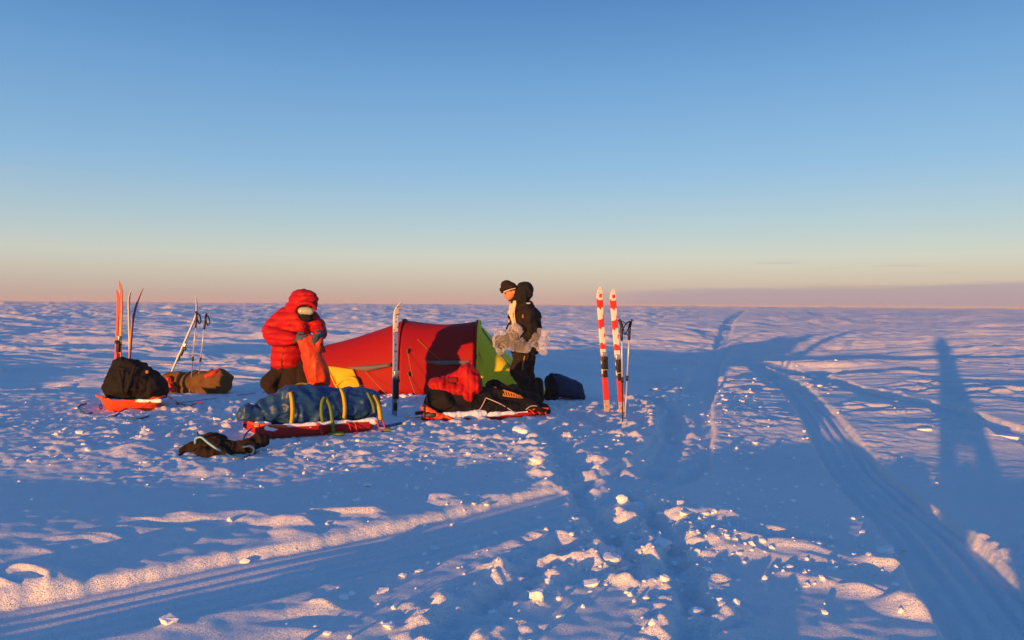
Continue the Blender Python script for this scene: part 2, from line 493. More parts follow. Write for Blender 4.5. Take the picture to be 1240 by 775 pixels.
M['hair'] = material('brown hair', (.05, .028, .016), .7, .2, .3, 60)
M['eye'] = material('dark eye', (.02, .015, .012), .3, .5, .1, 10)
M['orange_mesh'] = material('orange brown net', (.42, .18, .05), .8, .2, .25, 30, .4, 90, .004)
M['orange_ski'] = material('orange ski top', (.80, .20, .02), .4, .4, .15, 8)
M['pink_ski'] = material('pink red ski base', (.62, .10, .08), .4, .4, .15, 8)
M['purple_ski'] = material('purple red ski', (.26, .06, .11), .4, .4, .15, 8)
M['pale_ski'] = material('pale silver ski', (.62, .52, .45), .4, .4, .12, 8)

def banded(name, stops, chips=None, chip_color=None, dim=1.0, L=1.0):
    """bands of colour along a ski, from the tail to the tip, with worn chips"""
    m = material(name, (.5, .5, .5), .4, .4)
    t = m.node_tree
    b = t.nodes['Principled BSDF']
    co = t.nodes['Texture Coordinate']
    sp = t.nodes.new('ShaderNodeSeparateXYZ')
    t.links.new(co.outputs['Object'], sp.inputs[0])
    nz = t.nodes.new('ShaderNodeTexNoise'); nz.inputs['Scale'].default_value = 30
    t.links.new(co.outputs['Object'], nz.inputs['Vector'])
    mp = t.nodes.new('ShaderNodeMath'); mp.operation = 'MULTIPLY_ADD'
    t.links.new(nz.outputs[0], mp.inputs[0]); mp.inputs[1].default_value = .012
    dv = t.nodes.new('ShaderNodeMath'); dv.operation = 'DIVIDE'
    t.links.new(sp.outputs[2], dv.inputs[0]); dv.inputs[1].default_value = L
    t.links.new(dv.outputs[0], mp.inputs[2])
    rp = t.nodes.new('ShaderNodeValToRGB'); rp.color_ramp.interpolation = 'CONSTANT'
    e = rp.color_ramp.elements
    while len(e) < len(stops):
        e.new(.5)
    for a, (p, c) in zip(e, stops):
        a.position = p; a.color = tuple(c) + (1,)
    t.links.new(mp.outputs[0], rp.inputs[0])
    src = rp.outputs[0]
    if chips:
        n2 = t.nodes.new('ShaderNodeTexNoise'); n2.inputs['Scale'].default_value = chips[0]; n2.inputs['Detail'].default_value = 3
        t.links.new(co.outputs['Object'], n2.inputs['Vector'])
        g = t.nodes.new('ShaderNodeMath'); g.operation = 'GREATER_THAN'; g.inputs[1].default_value = chips[1]
        t.links.new(n2.outputs[0], g.inputs[0])
        mx = t.nodes.new('ShaderNodeMix'); mx.data_type = 'RGBA'
        t.links.new(g.outputs[0], mx.inputs[0]); t.links.new(src, mx.inputs[6])
        mx.inputs[7].default_value = tuple(chip_color) + (1,)
        src = mx.outputs[2]
    t.links.new(src, b.inputs['Base Color'])
    return m
WH = (.74, .68, .60); RD = (.62, .035, .02); BK = (.03, .025, .025); GR = (.36, .36, .40)
M['ski_redwhite'] = banded('red and white ski top', [(0, (.42, .36, .34)), (.165, RD), (.335, BK), (.36, WH), (.395, BK), (.43, WH), (.46, BK), (.49, WH), (.54, RD), (.575, WH), (.70, RD), (.755, WH), (.845, RD), (.90, WH)],
                           (17, .585), RD, L=1.86)
M['ski_painted_shade'] = banded('ski with painted blue shade below sunlit cream tip', [(0, (.27, .35, .50)), (.725, (.27, .35, .50)), (.745, (.86, .76, .56)), (.935, (.86, .76, .56))], (38, .62), (.05, .06, .10), L=1.62)  # blue lower bands stand in for shade, the cream tip for sunlight
M['ski_orange'] = banded('orange ski with dark bands', [(0, (.85, .22, .02)), (.30, BK), (.32, (.88, .34, .03)), (.46, BK), (.475, (.85, .18, .02)), (.62, BK), (.63, (.88, .32, .03)), (.80, (.85, .22, .03)), (.93, BK), (.94, (.80, .16, .05))], (22, .68), (.6, .07, .03), L=1.5)

def plastic_material():
    m = bpy.data.materials.new('crumpled clear plastic')
    m.use_nodes = True
    t = m.node_tree
    b = t.nodes['Principled BSDF']
    b.inputs['Base Color'].default_value = (.66, .63, .64, 1)
    b.inputs['Roughness'].default_value = .16
    b.inputs['Specular IOR Level'].default_value = .8
    co = t.nodes.new('ShaderNodeTexCoord')
    n = t.nodes.new('ShaderNodeTexNoise'); n.inputs['Scale'].default_value = 22; n.inputs['Detail'].default_value = 5
    t.links.new(co.outputs['Object'], n.inputs['Vector'])
    bp = t.nodes.new('ShaderNodeBump'); bp.inputs['Strength'].default_value = .9; bp.inputs['Distance'].default_value = .03
    t.links.new(n.outputs[0], bp.inputs['Height']); t.links.new(bp.outputs[0], b.inputs['Normal'])
    lw = t.nodes.new('ShaderNodeLayerWeight'); lw.inputs[0].default_value = .45
    mr = t.nodes.new('ShaderNodeMapRange'); t.links.new(lw.outputs['Facing'], mr.inputs[0])
    for i, v in enumerate((.10, .90, .20, .80)):
        mr.inputs[i + 1].default_value = v
    t.links.new(mr.outputs[0], b.inputs['Alpha'])
    return m
M['plastic'] = plastic_material()

# ------------------------------------------------------------------ the ground: one sheet round the camera to the horizon
def build_ground():
    a1 = np.arange(-41, 41.0001, .115)
    tr = []
    a = 41.0; st = .115
    while a < 180:
        st = min(st * 1.12, 3.0)
        a += st
        if a < 178.5:
            tr.append(a)
    tr = np.array(tr)
    ang = np.radians(np.concatenate([-tr[::-1], a1, tr]))
    rr = [.35]
    while rr[-1] < 2.4: rr.append(rr[-1] * 1.035)
    while rr[-1] < 50: rr.append(rr[-1] * 1.0045)
    k = 1.0045
    while rr[-1] < 6000:
        k = min(k * 1.0002, 1.05) if rr[-1] < 400 else 1.05
        k = max(k, 1.006 if rr[-1] < 450 else 1.010 if rr[-1] < 1400 else 1.03)
        rr.append(rr[-1] * k)
    rr = np.array(rr)
    nr, na = len(rr), len(ang)
    Rg, Ag = np.meshgrid(rr, ang, indexing='ij')
    x = (Rg * np.sin(Ag)).ravel(); y = (Rg * np.cos(Ag)).ravel()
    z = np.empty_like(x)
    for s in range(0, len(x), 200000):
        z[s:s + 200000] = height(x[s:s + 200000], y[s:s + 200000])
    verts = np.stack([x, y, z], 1)
    verts = np.concatenate([verts, [[0, 0, H(0, 0)]]])
    i, j = np.meshgrid(np.arange(nr - 1), np.arange(na), indexing='ij')
    j2 = (j + 1) % na
    quads = np.stack([i * na + j, i * na + j2, (i + 1) * na + j2, (i + 1) * na + j], -1).reshape(-1, 4)[:, ::-1]
    jj = np.arange(na)
    tris = np.stack([np.full(na, nr * na), (jj + 1) % na, jj], 1)[:, ::-1]
    tris = tris[:, ::-1]
    loops = np.concatenate([quads.ravel(), tris.ravel()]).astype(np.int32)
    nq, nt = len(quads), len(tris)
    starts = np.concatenate([np.arange(nq) * 4, nq * 4 + np.arange(nt) * 3]).astype(np.int32)
    me = bpy.data.meshes.new('snow_ground')
    me.vertices.add(len(verts)); me.vertices.foreach_set('co', verts.ravel())
    me.loops.add(len(loops)); me.loops.foreach_set('vertex_index', loops)
    me.polygons.add(nq + nt); me.polygons.foreach_set('loop_start', starts)
    me.polygons.foreach_set('use_smooth', np.ones(nq + nt, bool))
    me.update(calc_edges=True)
    me.materials.append(M['snow'])
    o = bpy.data.objects.new('snow_ground', me)
    COL.objects.link(o)
    o['kind'] = 'structure'
    o['label'] = 'wide wind-carved snow plain with tracks and trodden snow'
    print('GROUND', nr, na, nq, me.polygons[1000].normal, me.polygons[nq + 3].normal)
build_ground()

# ------------------------------------------------------------------ object helpers
def thing(name, label, cat, loc, group=None):
    o = bpy.data.objects.new(name, None)
    o.empty_display_size = .2
    COL.objects.link(o)
    o.location = loc
    o.matrix_basis = Matrix.Translation(loc)
    tag(o, label, cat, group)
    return o
def tag(o, label, cat, group=None):
    o['label'] = label; o['category'] = cat
    if group:
        o['group'] = group
    return o
def finish(bm, name, mat, parent, smooth=True):
    bmesh.ops.recalc_face_normals(bm, faces=bm.faces)
    me = bpy.data.meshes.new(name)
    bm.to_mesh(me); bm.free()
    if smooth:
        me.polygons.foreach_set('use_smooth', [True] * len(me.polygons))
    me.materials.append(mat)
    o = bpy.data.objects.new(name, me)
    COL.objects.link(o)
    if parent:
        o.parent = parent
        o.matrix_parent_inverse = world_inv(parent)
    return o
def world_inv(p):
    m = p.matrix_basis.copy()
    q = p
    while q.parent:
        m = q.parent.matrix_basis @ q.matrix_parent_inverse @ m if False else q.parent.matrix_basis @ (q.matrix_parent_inverse @ m)
        q = q.parent
    return m.inverted()
def ring(bm, c, t, r, n, up=Vector((0, 0, 1))):
    t = t.normalized()
    if abs(t.dot(up)) > .95:
        up = Vector((1, 0, 0))
    a = t.cross(up).normalized(); b = a.cross(t)
    return [bm.verts.new(c + (a * math.cos(2 * math.pi * k / n) + b * math.sin(2 * math.pi * k / n)) * r) for k in range(n)]
def tube_into(bm, pts, rad, n=6):
    pts = [Vector(p) for p in pts]
    rs = rad if isinstance(rad, (list, tuple)) else [rad] * len(pts)
    prev = None; first = None
    for i, p in enumerate(pts):
        t = pts[min(i + 1, len(pts) - 1)] - pts[max(i - 1, 0)]
        rg = ring(bm, p, t, rs[i], n)
        if prev:
            for k in range(n):
                bm.faces.new((prev[k], prev[(k + 1) % n], rg[(k + 1) % n], rg[k]))
        else:
            first = rg
        prev = rg
    bm.faces.new(first[::-1]); bm.faces.new(prev)
def tube(name, pts, rad, mat, parent=None, n=6, smooth_pts=True):
    pts = [Vector(p) for p in pts]
    if smooth_pts and len(pts) > 2:
        pts = crv(pts)
    bm = bmesh.new()
    if isinstance(rad, (list, tuple)):
        m = len(pts)
        rad = [float(np.interp(i / (m - 1) * (len(rad) - 1), range(len(rad)), rad)) for i in range(m)]
    tube_into(bm, pts, rad, n)
    return finish(bm, name, mat, parent)
def crv(P, n=6):
    Q = []
    N = len(P)
    for i in range(N - 1):
        p0 = P[max(0, i - 1)]; p1 = P[i]; p2 = P[i + 1]; p3 = P[min(N - 1, i + 2)]
        for k in range(n):
            t = k / n
            Q.append(0.5 * (2 * p1 + (p2 - p0) * t + (2 * p0 - 5 * p1 + 4 * p2 - p3) * t * t + (3 * p1 - p0 - 3 * p2 + p3) * t ** 3))
    Q.append(P[-1])
    return Q
def box_into(bm, c, s, rot=None, bevel=0.0):
    r = bmesh.ops.create_cube(bm, size=1)
    vs = r['verts']
    m = Matrix.Translation(c) @ (rot.to_4x4() if rot else Matrix.Identity(4)) @ Matrix.Diagonal((s[0], s[1], s[2], 1))
    bmesh.ops.transform(bm, matrix=m, verts=vs)
    if bevel:
        es = list({e for v in vs for e in v.link_edges})
        bmesh.ops.bevel(bm, geom=es, offset=bevel, segments=2, affect='EDGES', profile=.6)
def ell_into(bm, c, r, rot=None, sub=3):
    q = bmesh.ops.create_icosphere(bm, subdivisions=sub, radius=1)
    if isinstance(r, (int, float)):
        r = (r, r, r)
    m = Matrix.Translation(c) @ (rot.to_4x4() if rot else Matrix.Identity(4)) @ Matrix.Diagonal((r[0], r[1], r[2], 1))
    bmesh.ops.transform(bm, matrix=m, verts=q['verts'])
def cap_into(bm, a, ra, b, rb):
    a = Vector(a); b = Vector(b)
    d = b - a
    L = d.length
    n = 8
    pts = []; rs = []
    u = d.normalized() if L > 1e-6 else Vector((0, 0, 1))
    for k in range(4):
        th = math.pi / 2 * (k + .25) / 4.25
        pts.append(a - u * ra * math.cos(th)); rs.append(ra * math.sin(th))
    pts.append(a); rs.append(ra)
    pts.append(b); rs.append(rb)
    for k in range(3, -1, -1):
        th = math.pi / 2 * (k + .25) / 4.25
        pts.append(b + u * rb * math.cos(th)); rs.append(rb * math.sin(th))
    tube_into(bm, pts, rs, 14)
def blob(name, prims, vox, mat, parent=None, smooth=6, disp=None):
    """one continuous skin over overlapping limbs and masses"""
    bm = bmesh.new()
    for p in prims:
        if p[0] == 'c':
            cap_into(bm, *p[1:])
        elif p[0] == 'e':
            ell_into(bm, *p[1:])
        elif p[0] == 'b':
            box_into(bm, *p[1:])
    bmesh.ops.recalc_face_normals(bm, faces=bm.faces)
    me = bpy.data.meshes.new('tmp')
    bm.to_mesh(me); bm.free()
    o = bpy.data.objects.new('tmp', me)
    COL.objects.link(o)
    md = o.modifiers.new('r', 'REMESH'); md.mode = 'VOXEL'; md.voxel_size = vox
    if smooth:
        ms = o.modifiers.new('s', 'SMOOTH'); ms.iterations = smooth; ms.factor = .5
    dg = C.evaluated_depsgraph_get(); dg.update()
    me2 = bpy.data.meshes.new_from_object(o.evaluated_get(dg), depsgraph=dg)
    bpy.data.objects.remove(o); bpy.data.meshes.remove(me)
    me2.name = name
    n = len(me2.vertices)
    if disp and n:
        co = np.empty(n * 3); me2.vertices.foreach_get('co', co); co = co.reshape(-1, 3)
        no = np.empty(n * 3); me2.vertices.foreach_get('normal', no); no = no.reshape(-1, 3)
        co = co + no * np.asarray(disp(co, no)).reshape(-1, 1)
        me2.vertices.foreach_set('co', co.ravel()); me2.update()
    me2.polygons.foreach_set('use_smooth', [True] * len(me2.polygons))
    me2.materials.clear(); me2.materials.append(mat)
    o = bpy.data.objects.new(name, me2)
    COL.objects.link(o)
    if parent:
        o.parent = parent
        o.matrix_parent_inverse = world_inv(parent)
    return o
def wrinkle(amp, s, seed=0, st=(1, 1, 1)):
    st = np.array(st)
    return lambda co, no: amp * (1 - 2 * np.abs(pn3(co * st / s, seed))) + amp * .5 * pn3(co * st / (s * .45), seed + 3)
def puff(amp, pitch, axis=2, seed=0):
    def f(co, no):
        t = (co[:, axis] + .02 * pn3(co / .12, seed)) / pitch
        return amp * 1.25 * (np.abs(np.sin(np.pi * t)) ** .55 - .6) + amp * .45 * pn3(co / .07, seed + 1)
    return f
def ribbon(name, pts, width, thick, mat, parent, side):
    """flat strap laid along points; side = direction of its width"""
    pts = crv([Vector(p) for p in pts])
    bm = bmesh.new(); prev = None
    for i, p in enumerate(pts):
        t = (pts[min(i + 1, len(pts) - 1)] - pts[max(i - 1, 0)]).normalized()
        sd = Vector(side).normalized(); nn = t.cross(sd).normalized()
        sd = nn.cross(t).normalized()
        q = [bm.verts.new(p + sd * width / 2 * a + nn * thick / 2 * b) for a, b in ((-1, -1), (1, -1), (1, 1), (-1, 1))]
        if prev:
            for k in range(4):
                bm.faces.new((prev[k], prev[(k + 1) % 4], q[(k + 1) % 4], q[k]))
        else:
            bm.faces.new(q[::-1])
        prev = q
    bm.faces.new(prev)
    return finish(bm, name, mat, parent)
def on(x, y, dz=0.0):
    return Vector((x, y, H(x, y) + dz))
#@@OBJECTS
# ------------------------------------------------------------------ tent
def build_tent():
    df = 11.6; dep = 1.55; dax = df + dep / 2
    gz = float(macro(-1, dax)) + .0
    X = lambda px: (px - 620) / F * dax
    t = thing('tent', 'red tunnel tent with a lime green end and a yellow door panel', 'tent', (X(500), dax, gz))
    h1 = CAMZ - (388 - 368) / F * dax - gz
    # stations along the axis: x, height, half width, colour bay
    st = [(X(338), .05, .20), (X(352), h1 * .40, .42), (X(372), h1 * .60, .55), (X(400), h1 * .695, .62), (X(432), h1 * .79, .68), (X(465), h1 * .90, .74), (X(490), h1, dep / 2)]
    st2 = [(X(490), h1, dep / 2), (X(508), h1 * .985, dep / 2 - .015), (X(534), h1 * .975, dep / 2 - .03), (X(560), h1 * .98, dep / 2 - .015), (X(578), h1 * .99, dep / 2)]
    st3 = [(X(578), h1 * .99, dep / 2), (X(592), h1 * .83, .76), (X(612), h1 * .60, .73), (X(636), h1 * .32, .68), (X(656), h1 * .10, .60), (X(664), .03, .52)]
    def arc(x, h, wd, v):
        a = math.pi * v
        c = math.cos(a); s = math.sin(a)
        yy = -math.copysign(abs(c) ** .78, c) * wd
        zz_ = abs(s) ** .82 * h
        return Vector((x, dax + yy, gz + zz_))
    def bay(name, S, mat, seed, sag=.02, v0=0.0, v1=1.0, off=0.0):
        bm = bmesh.new()
        xs = [s[0] for s in S]
        nu = 4 * (len(S) - 1) + 1; nv = 40
        rows = []
        for i in range(nu):
            f = i / (nu - 1) * (len(S) - 1)
            k = min(int(f), len(S) - 2); q = f - k
            x, h, wd = [S[k][m] * (1 - q) + S[k + 1][m] * q for m in range(3)]
            row = []
            for j in range(nv + 1):
                v = v0 + (v1 - v0) * j / nv
                p = arc(x, h, wd, v)
                c = Vector((x, dax, gz + h * .35))
                n = (p - c).normalized()
                u = i / (nu - 1)
                pu = math.sin(math.pi * u)
                a = pn3(np.array([[p.x * 1.3 + p.z * 1.1, p.z * 2.2, p.y * 1.1]]), seed)[0]
                a2 = pn3(np.array([[p.x * 4.5 - p.z * 5, p.z * 2.0 + p.x * 3.0, p.y * 3]]), seed + 2)[0]
                p = p + n * (-sag * pu * math.sin(math.pi * v) + .018 * a * pu + .007 * a2 * pu + off)
                p.z = max(p.z, gz - .03)
                row.append(bm.verts.new(p))
            rows.append(row)
        for i in range(nu - 1):
            for j in range(nv):
                bm.faces.new((rows[i][j], rows[i + 1][j], rows[i + 1][j + 1], rows[i][j + 1]))
        o = finish(bm, name, mat, t)
        sm = o.modifiers.new('thickness', 'SOLIDIFY'); sm.thickness = .006; sm.offset = -1
        return o
    v = bay('vestibule_panel', st, M['tent_red'], 1, .05)
    v['label'] = 'long sloping red panel at the left end of the tent'
    c = bay('middle_panel', st2, M['tent_red'], 2, .035)
    c['label'] = 'upright red middle panel between the two hoops'
    g = bay('end_panel', st3, M['tent_green'], 3, .03)
    g['label'] = 'lime green sloping panel at the right end'
    # pole sleeves
    for x, h, wd, mt in ((X(490), h1, dep / 2, M['tent_red']), (X(578), h1 * .99, dep / 2, M['tent_red']), (X(372), h1 * .60, .55, M['tent_red'])):
        tube('pole_sleeve', [arc(x, h + .012, wd + .012, k / 24) for k in range(25)], .016, mt, t, 6)
    tube('pole_sleeve', [arc(X(581), h1 * .985 + .02, dep / 2 + .02, k / 24) for k in range(25)], .014, M['tent_green'], t, 6)
    # yellow door panel, folded back at the left of the front
    def front(px, py, off=.03):
        # point on the tent skin: march along the view ray
        best = None
        for k in range(160):
            d = df - .25 + k * .01
            p = W(px, py, d)
            S = st + st2[1:] + st3[1:]
            xs = [s[0] for s in S]
            h = float(np.interp(p.x, xs, [s[1] for s in S])); wd = float(np.interp(p.x, xs, [s[2] for s in S]))
            y = p.y - dax
            if abs(y) < wd:
                c_ = (abs(y) / wd) ** (1 / .78)
                top = (max(0, 1 - c_ * c_)) ** .41 * h
                if p.z - gz <= top:
                    best = p; break
        if best is None:
            best = W(px, py, df)
        return best + Vector((0, -off, .0))
    def patch(name, outline, n, mat, off=.03, bulge=.02):
        # outline: 4 corners (px,py): tl,tr,br,bl
        bm = bmesh.new(); rows = []
        for i in range(n + 1):
            row = []
            for j in range(n + 1):
                a = i / n; b = j / n
                tl, tr_, br, bl = outline
                px = (tl[0] * (1 - a) + tr_[0] * a) * (1 - b) + (bl[0] * (1 - a) + br[0] * a) * b
                py = (tl[1] * (1 - a) + tr_[1] * a) * (1 - b) + (bl[1] * (1 - a) + br[1] * a) * b
                p = front(px, py, off + bulge * math.sin(math.pi * a) * math.sin(math.pi * b) + .012 * float(pn3(np.array([[px * .12, py * .12, 3.]]), 5)[0]))
                row.append(bm.verts.new(p))
            rows.append(row)
        for i in range(n):
            for j in range(n):
                bm.faces.new((rows[i][j], rows[i + 1][j], rows[i + 1][j + 1], rows[i][j + 1]))
        o = finish(bm, name, mat, t)
        sm = o.modifiers.new('thickness', 'SOLIDIFY'); sm.thickness = .008
        return o
    y = patch('door_panel', ((397, 443), (428, 447), (443, 479), (418, 481)), 14, M['tent_yellow'], .03, .05)
    y['label'] = 'bright yellow inner door panel showing at the open corner'
    tube('door_hem', [front(a, b, .055) for a, b in ((397, 443), (402, 455), (409, 469), (418, 480))], .013, M['tent_yellow'], t)
    tube('door_fold', [front(a, b, .085) for a, b in ((409, 466), (418, 459), (427, 457), (433, 460), (437, 470))], [.012, .03, .03, .012], M['tent_yellow'], t)
    # vents with grey awnings
    patch('vent_awning', ((420, 445), (474, 440), (474, 443), (443, 450)), 8, M['tent_grey'], .035, .05)
    patch('vent_awning', ((512, 437), (570, 437), (566, 441), (530, 442)), 8, M['tent_grey'], .02, .04)
    # reflective ties and buckles on the front hoop
    for px, py in ((494, 425), (495, 453), (578, 432)):
        p = front(px, py, .03)
        bm = bmesh.new(); box_into(bm, p, (.035, .02, .07), None, .006)
        finish(bm, 'buckle', M['black_plastic'], t)
    gnd = lambda px, py: on(*G(px, py), .01)
    # guy lines
    for a, b, m in ((front(443, 450, .05), gnd(474, 484), 'pale_line'), (front(494, 426, .04), gnd(506, 486), 'pale_line'), (front(495, 453, .04), gnd(504, 482), 'pale_line'),
                    (front(506, 411, .02), front(534, 436, .02), 'pale_line'), (front(578, 420, .03), gnd(600, 482), 'dark_line'), (front(405, 449, .04), front(441, 478, .04), 'pale_line')):
        tube('guy_line', [a, (a + b) / 2 + Vector((0, 0, -.01)), b], .0032, M[m], t, 5)
    a = arc(X(345), .05, .2, .2); b = on(*G(212, 492), .01)
    tube('guy_line', [a, b], .004, M['dark_line'], t, 5)
    # zip on the green end
    tube('door_zip', [front(px, py, .02) for px, py in ((584, 398), (594, 412), (606, 428), (620, 446), (634, 462), (646, 474))], .009, M['dark_line'], t, 5)
    # stuff bag of fabric at the foot of the green door
    blob('door_bundle', [('e', W(623, 470, df - .15), (.10, .08, .06)), ('e', W(630, 473, df - .15), (.07, .07, .045))], .012, M['tan_fabric'], t, 4, wrinkle(.012, .06, 4))
    # snow thrown on the skirt
    pr = []
    for k in range(60):
        px = 425 + (660 - 425) * k / 59
        hh = .02 + .045 * abs(float(pn(px / 6.0, 1.0, 3)))
        p = W(px, 485, df + random.uniform(-.16, .05)); p.z = gz + hh * .2
        if px > 470 or px > 440:
            pr.append(('e', p, (.06 + .04 * random.random(), .07, hh)))
    for px, py in ((448, 479), (452, 481), (446, 484)):
        p = W(px, py, df - .2); pr.append(('e', p, (.05, .06, .06)))
    blob('snow_skirt', pr, .014, M['snowcrust'], t, 2, wrinkle(.014, .05, 2))
build_tent()

# ------------------------------------------------------------------ people
def fingers(base, u, v, n, L, r, curl):
    """four unequal curled fingers; u = along the hand, v = across, n = towards the grip"""
    pr = []
    for k in range(4):
        ln = L * (.86, 1.0, .95, .76)[k]
        a = base + v * ((k - 1.5) * r * 2.15)
        b = a + (u * math.cos(curl * .5) + n * math.sin(curl * .5)) * ln * .42
        c = b + (u * math.cos(curl) + n * math.sin(curl)) * ln * .33
        e = c + (u * math.cos(curl * 1.5) + n * math.sin(curl * 1.5)) * ln * .25
        pr += [('c', a, r, b, r * .95), ('c', b, r * .95, c, r * .9), ('c', c, r * .9, e, r * .8)]
    return pr
def hand(wrist, u, v, n, s=1.0, r=.0105, curl=1.0, thumb=1):
    u = u.normalized(); v = (v - u * v.dot(u)).normalized(); n = u.cross(v) * (1 if u.cross(v).dot(n) > 0 else -1)
    pal = wrist + u * .05 * s
    pr = [('e', pal, (.046 * s, .02 * s, .05 * s), Matrix((v, n, u)).transposed())]
    pr += fingers(wrist + u * .088 * s, u, v, n, .085 * s, r * s, curl)
    t0 = wrist + u * .03 * s + v * .03 * s * thumb
    t1 = t0 + (u * .5 + v * .75 * thumb + n * .4).normalized() * .045 * s
    t2 = t1 + (u * .8 + n * .6 - v * .2 * thumb).normalized() * .036 * s
    pr += [('c', t0, .014 * s, t1, .012 * s), ('c', t1, .012 * s, t2, .010 * s), ('c', wrist - u * .04 * s, .027 * s, pal, .03 * s)]
    return pr

def person_red():
    d = 8.8
    P = lambda px, py, dd=0.0: W(px, py, d + dd)
    b = on((362 - 620) / F * d, d + .12)
    t = thing('person', 'person in a red hooded down jacket and goggles bending over an orange sack', 'person', b)
    # bare body: head and neck under the hood, hands inside the gloves
    sh = P(358, 388, .05)
    body = [('e', P(369, 374, -.06), (.085, .10, .125)), ('c', P(364, 386, .03), .06, P(358, 395, .08), .075), ('c', P(358, 396, .08), .14, P(354, 436, .16), .14),
            ('c', P(345, 384, .08), .06, P(331, 405, .04), .05), ('c', P(331, 405, .04), .048, P(361, 411, -.24), .033), ('c', P(377, 384, .02), .06, P(390, 400, -.04), .05), ('c', P(390, 400, -.04), .045, P(389, 407, -.26), .033),
            ('c', P(347, 442, .16), .09, P(350, 475, .06), .075), ('c', P(350, 475, .06), .07, P(347, 505, .2), .05), ('c', P(364, 442, .14), .09, P(372, 474, .04), .075), ('c', P(372, 474, .04), .07, P(374, 505, .15), .05)]
    blob('body', body, .016, M['skin'], t, 4)
    # jacket: torso leaning forward, puffed sleeves
    jk = [('c', P(358, 391, .05), .20, P(352, 412, .12), .215), ('c', P(352, 412, .12), .215, P(349, 436, .15), .20), ('e', P(356, 389, .04), (.24, .17, .13)),
          ('e', P(349, 441, .15), (.205, .19, .06)),
          ('c', P(345, 384, .05), .115, P(330, 400, .02), .12), ('c', P(330, 400, .02), .12, P(332, 408, -.06), .108), ('c', P(332, 408, -.06), .105, P(350, 410, -.20), .082), ('c', P(350, 410, -.20), .08, P(356, 410, -.24), .062),
          ('c', P(374, 386, -.02), .11, P(385, 396, -.02), .095), ('c', P(385, 396, -.02), .092, P(388, 404, -.18), .068), ('c', P(362, 386, -.02), .13, P(366, 396, -.06), .12)]
    j = blob('jacket', jk, .013, M['red_down'], t, 5, lambda co, no: puff(.014, .085, 2, 1)(co, no) + wrinkle(.007, .16, 5)(co, no))
    hood = [('e', P(367, 366, -.02), (.165, .17, .155)), ('e', P(361, 376, .04), (.15, .15, .16)), ('c', P(361, 383, .05), .15, P(358, 392, .07), .17), ('e', P(370, 362, -.13), (.145, .085, .09))]
    blob('hood', hood, .012, M['red_down'], t, 5, lambda co, no: puff(.010, .07, 2, 3)(co, no) + wrinkle(.008, .10, 6)(co, no))
    tube('hood_rim', [P(357, 377, -.19), P(359, 371, -.225), P(365, 367.5, -.25), P(372, 367, -.255), P(379, 369, -.235), P(382, 375, -.20)], .022, M['red_down'], t, 8)
    blob('face_mask', [('e', P(370, 381, -.135), (.085, .075, .085)), ('e', P(371, 384.5, -.15), (.075, .06, .05)), ('e', P(369, 377, -.12), (.10, .08, .075))], .010, M['black_fabric'], t, 4, wrinkle(.006, .04, 2))
    g = blob('goggles', [('e', P(370.3, 376.5, -.185), (.088, .045, .050)), ('e', P(366, 376.3, -.185), (.055, .045, .047)), ('e', P(375, 377, -.18), (.052, .045, .045))], .007, M['goggle'], t, 4)
    tube('zip', [P(366, 391, -.20), P(367.5, 397, -.195), P(368, 404, -.17), P(366, 412, -.10)], .008, M['red_dark'], t)
    tube('drawcord', [P(344, 417, -.10), P(343, 427, -.07), P(341, 437, -.06), P(341, 445, -.06)], .006, M['black_plastic'], t)
    # trousers with a flared overskirt on the left
    tr = [('c', P(343, 440, .16), .135, P(344, 462, .12), .13), ('c', P(362, 440, .16), .13, P(371, 462, .08), .125), ('c', P(344, 462, .12), .13, P(346, 500, .2), .10), ('c', P(371, 462, .08), .125, P(376, 500, .15), .10),
          ('c', P(352, 446, .14), .16, P(358, 470, .10), .16), ('c', P(340, 452, .08), .10, P(325, 464, -.02), .075), ('c', P(325, 464, -.02), .07, P(319, 466, -.04), .035), ('c', P(325, 466, -.02), .06, P(336, 478, .02), .08)]
    blob('trousers', tr, .014, M['dark_trousers'], t, 4, wrinkle(.024, .16, 8))
    for px, dd in ((346, .2), (376, .15)):
        f = P(px, 503, dd); z = H(f.x, f.y)
        blob('boot', [('e', Vector((f.x, f.y - .08, z + .06)), (.065, .15, .065)), ('c', Vector((f.x, f.y, z + .06)), .07, Vector((f.x, f.y, z + .28)), .075)], .014, M['black_fabric'], t, 4)
    # gloves
    u = (P(371, 413, -.36) - P(357, 410, -.24))
    blob('glove', hand(P(358, 410, -.25), u, Vector((0, -.3, 1)), Vector((.2, 1, -.3)), 1.12, .0125, .9, 1), .006, M['glove'], t, 3, wrinkle(.003, .02))
    u = (P(384, 409, -.38) - P(391, 404, -.2))
    blob('glove', hand(P(390.5, 404, -.22), u + Vector((0, 0, -.05)), Vector((.2, -.2, 1)), Vector((-.8, .2, -.5)), 1.15, .0125, 1.0, 1), .006, M['glove'], t, 3, wrinkle(.003, .02))
    blob('cuff', [('c', P(386.5, 400, -.13), .075, P(390.5, 404, -.2), .058)], .012, M['red_down'], t, 3)
    blob('cuff', [('c', P(354, 410, -.225), .066, P(358, 410.5, -.25), .05)], .012, M['glove'], t, 3)
person_red()

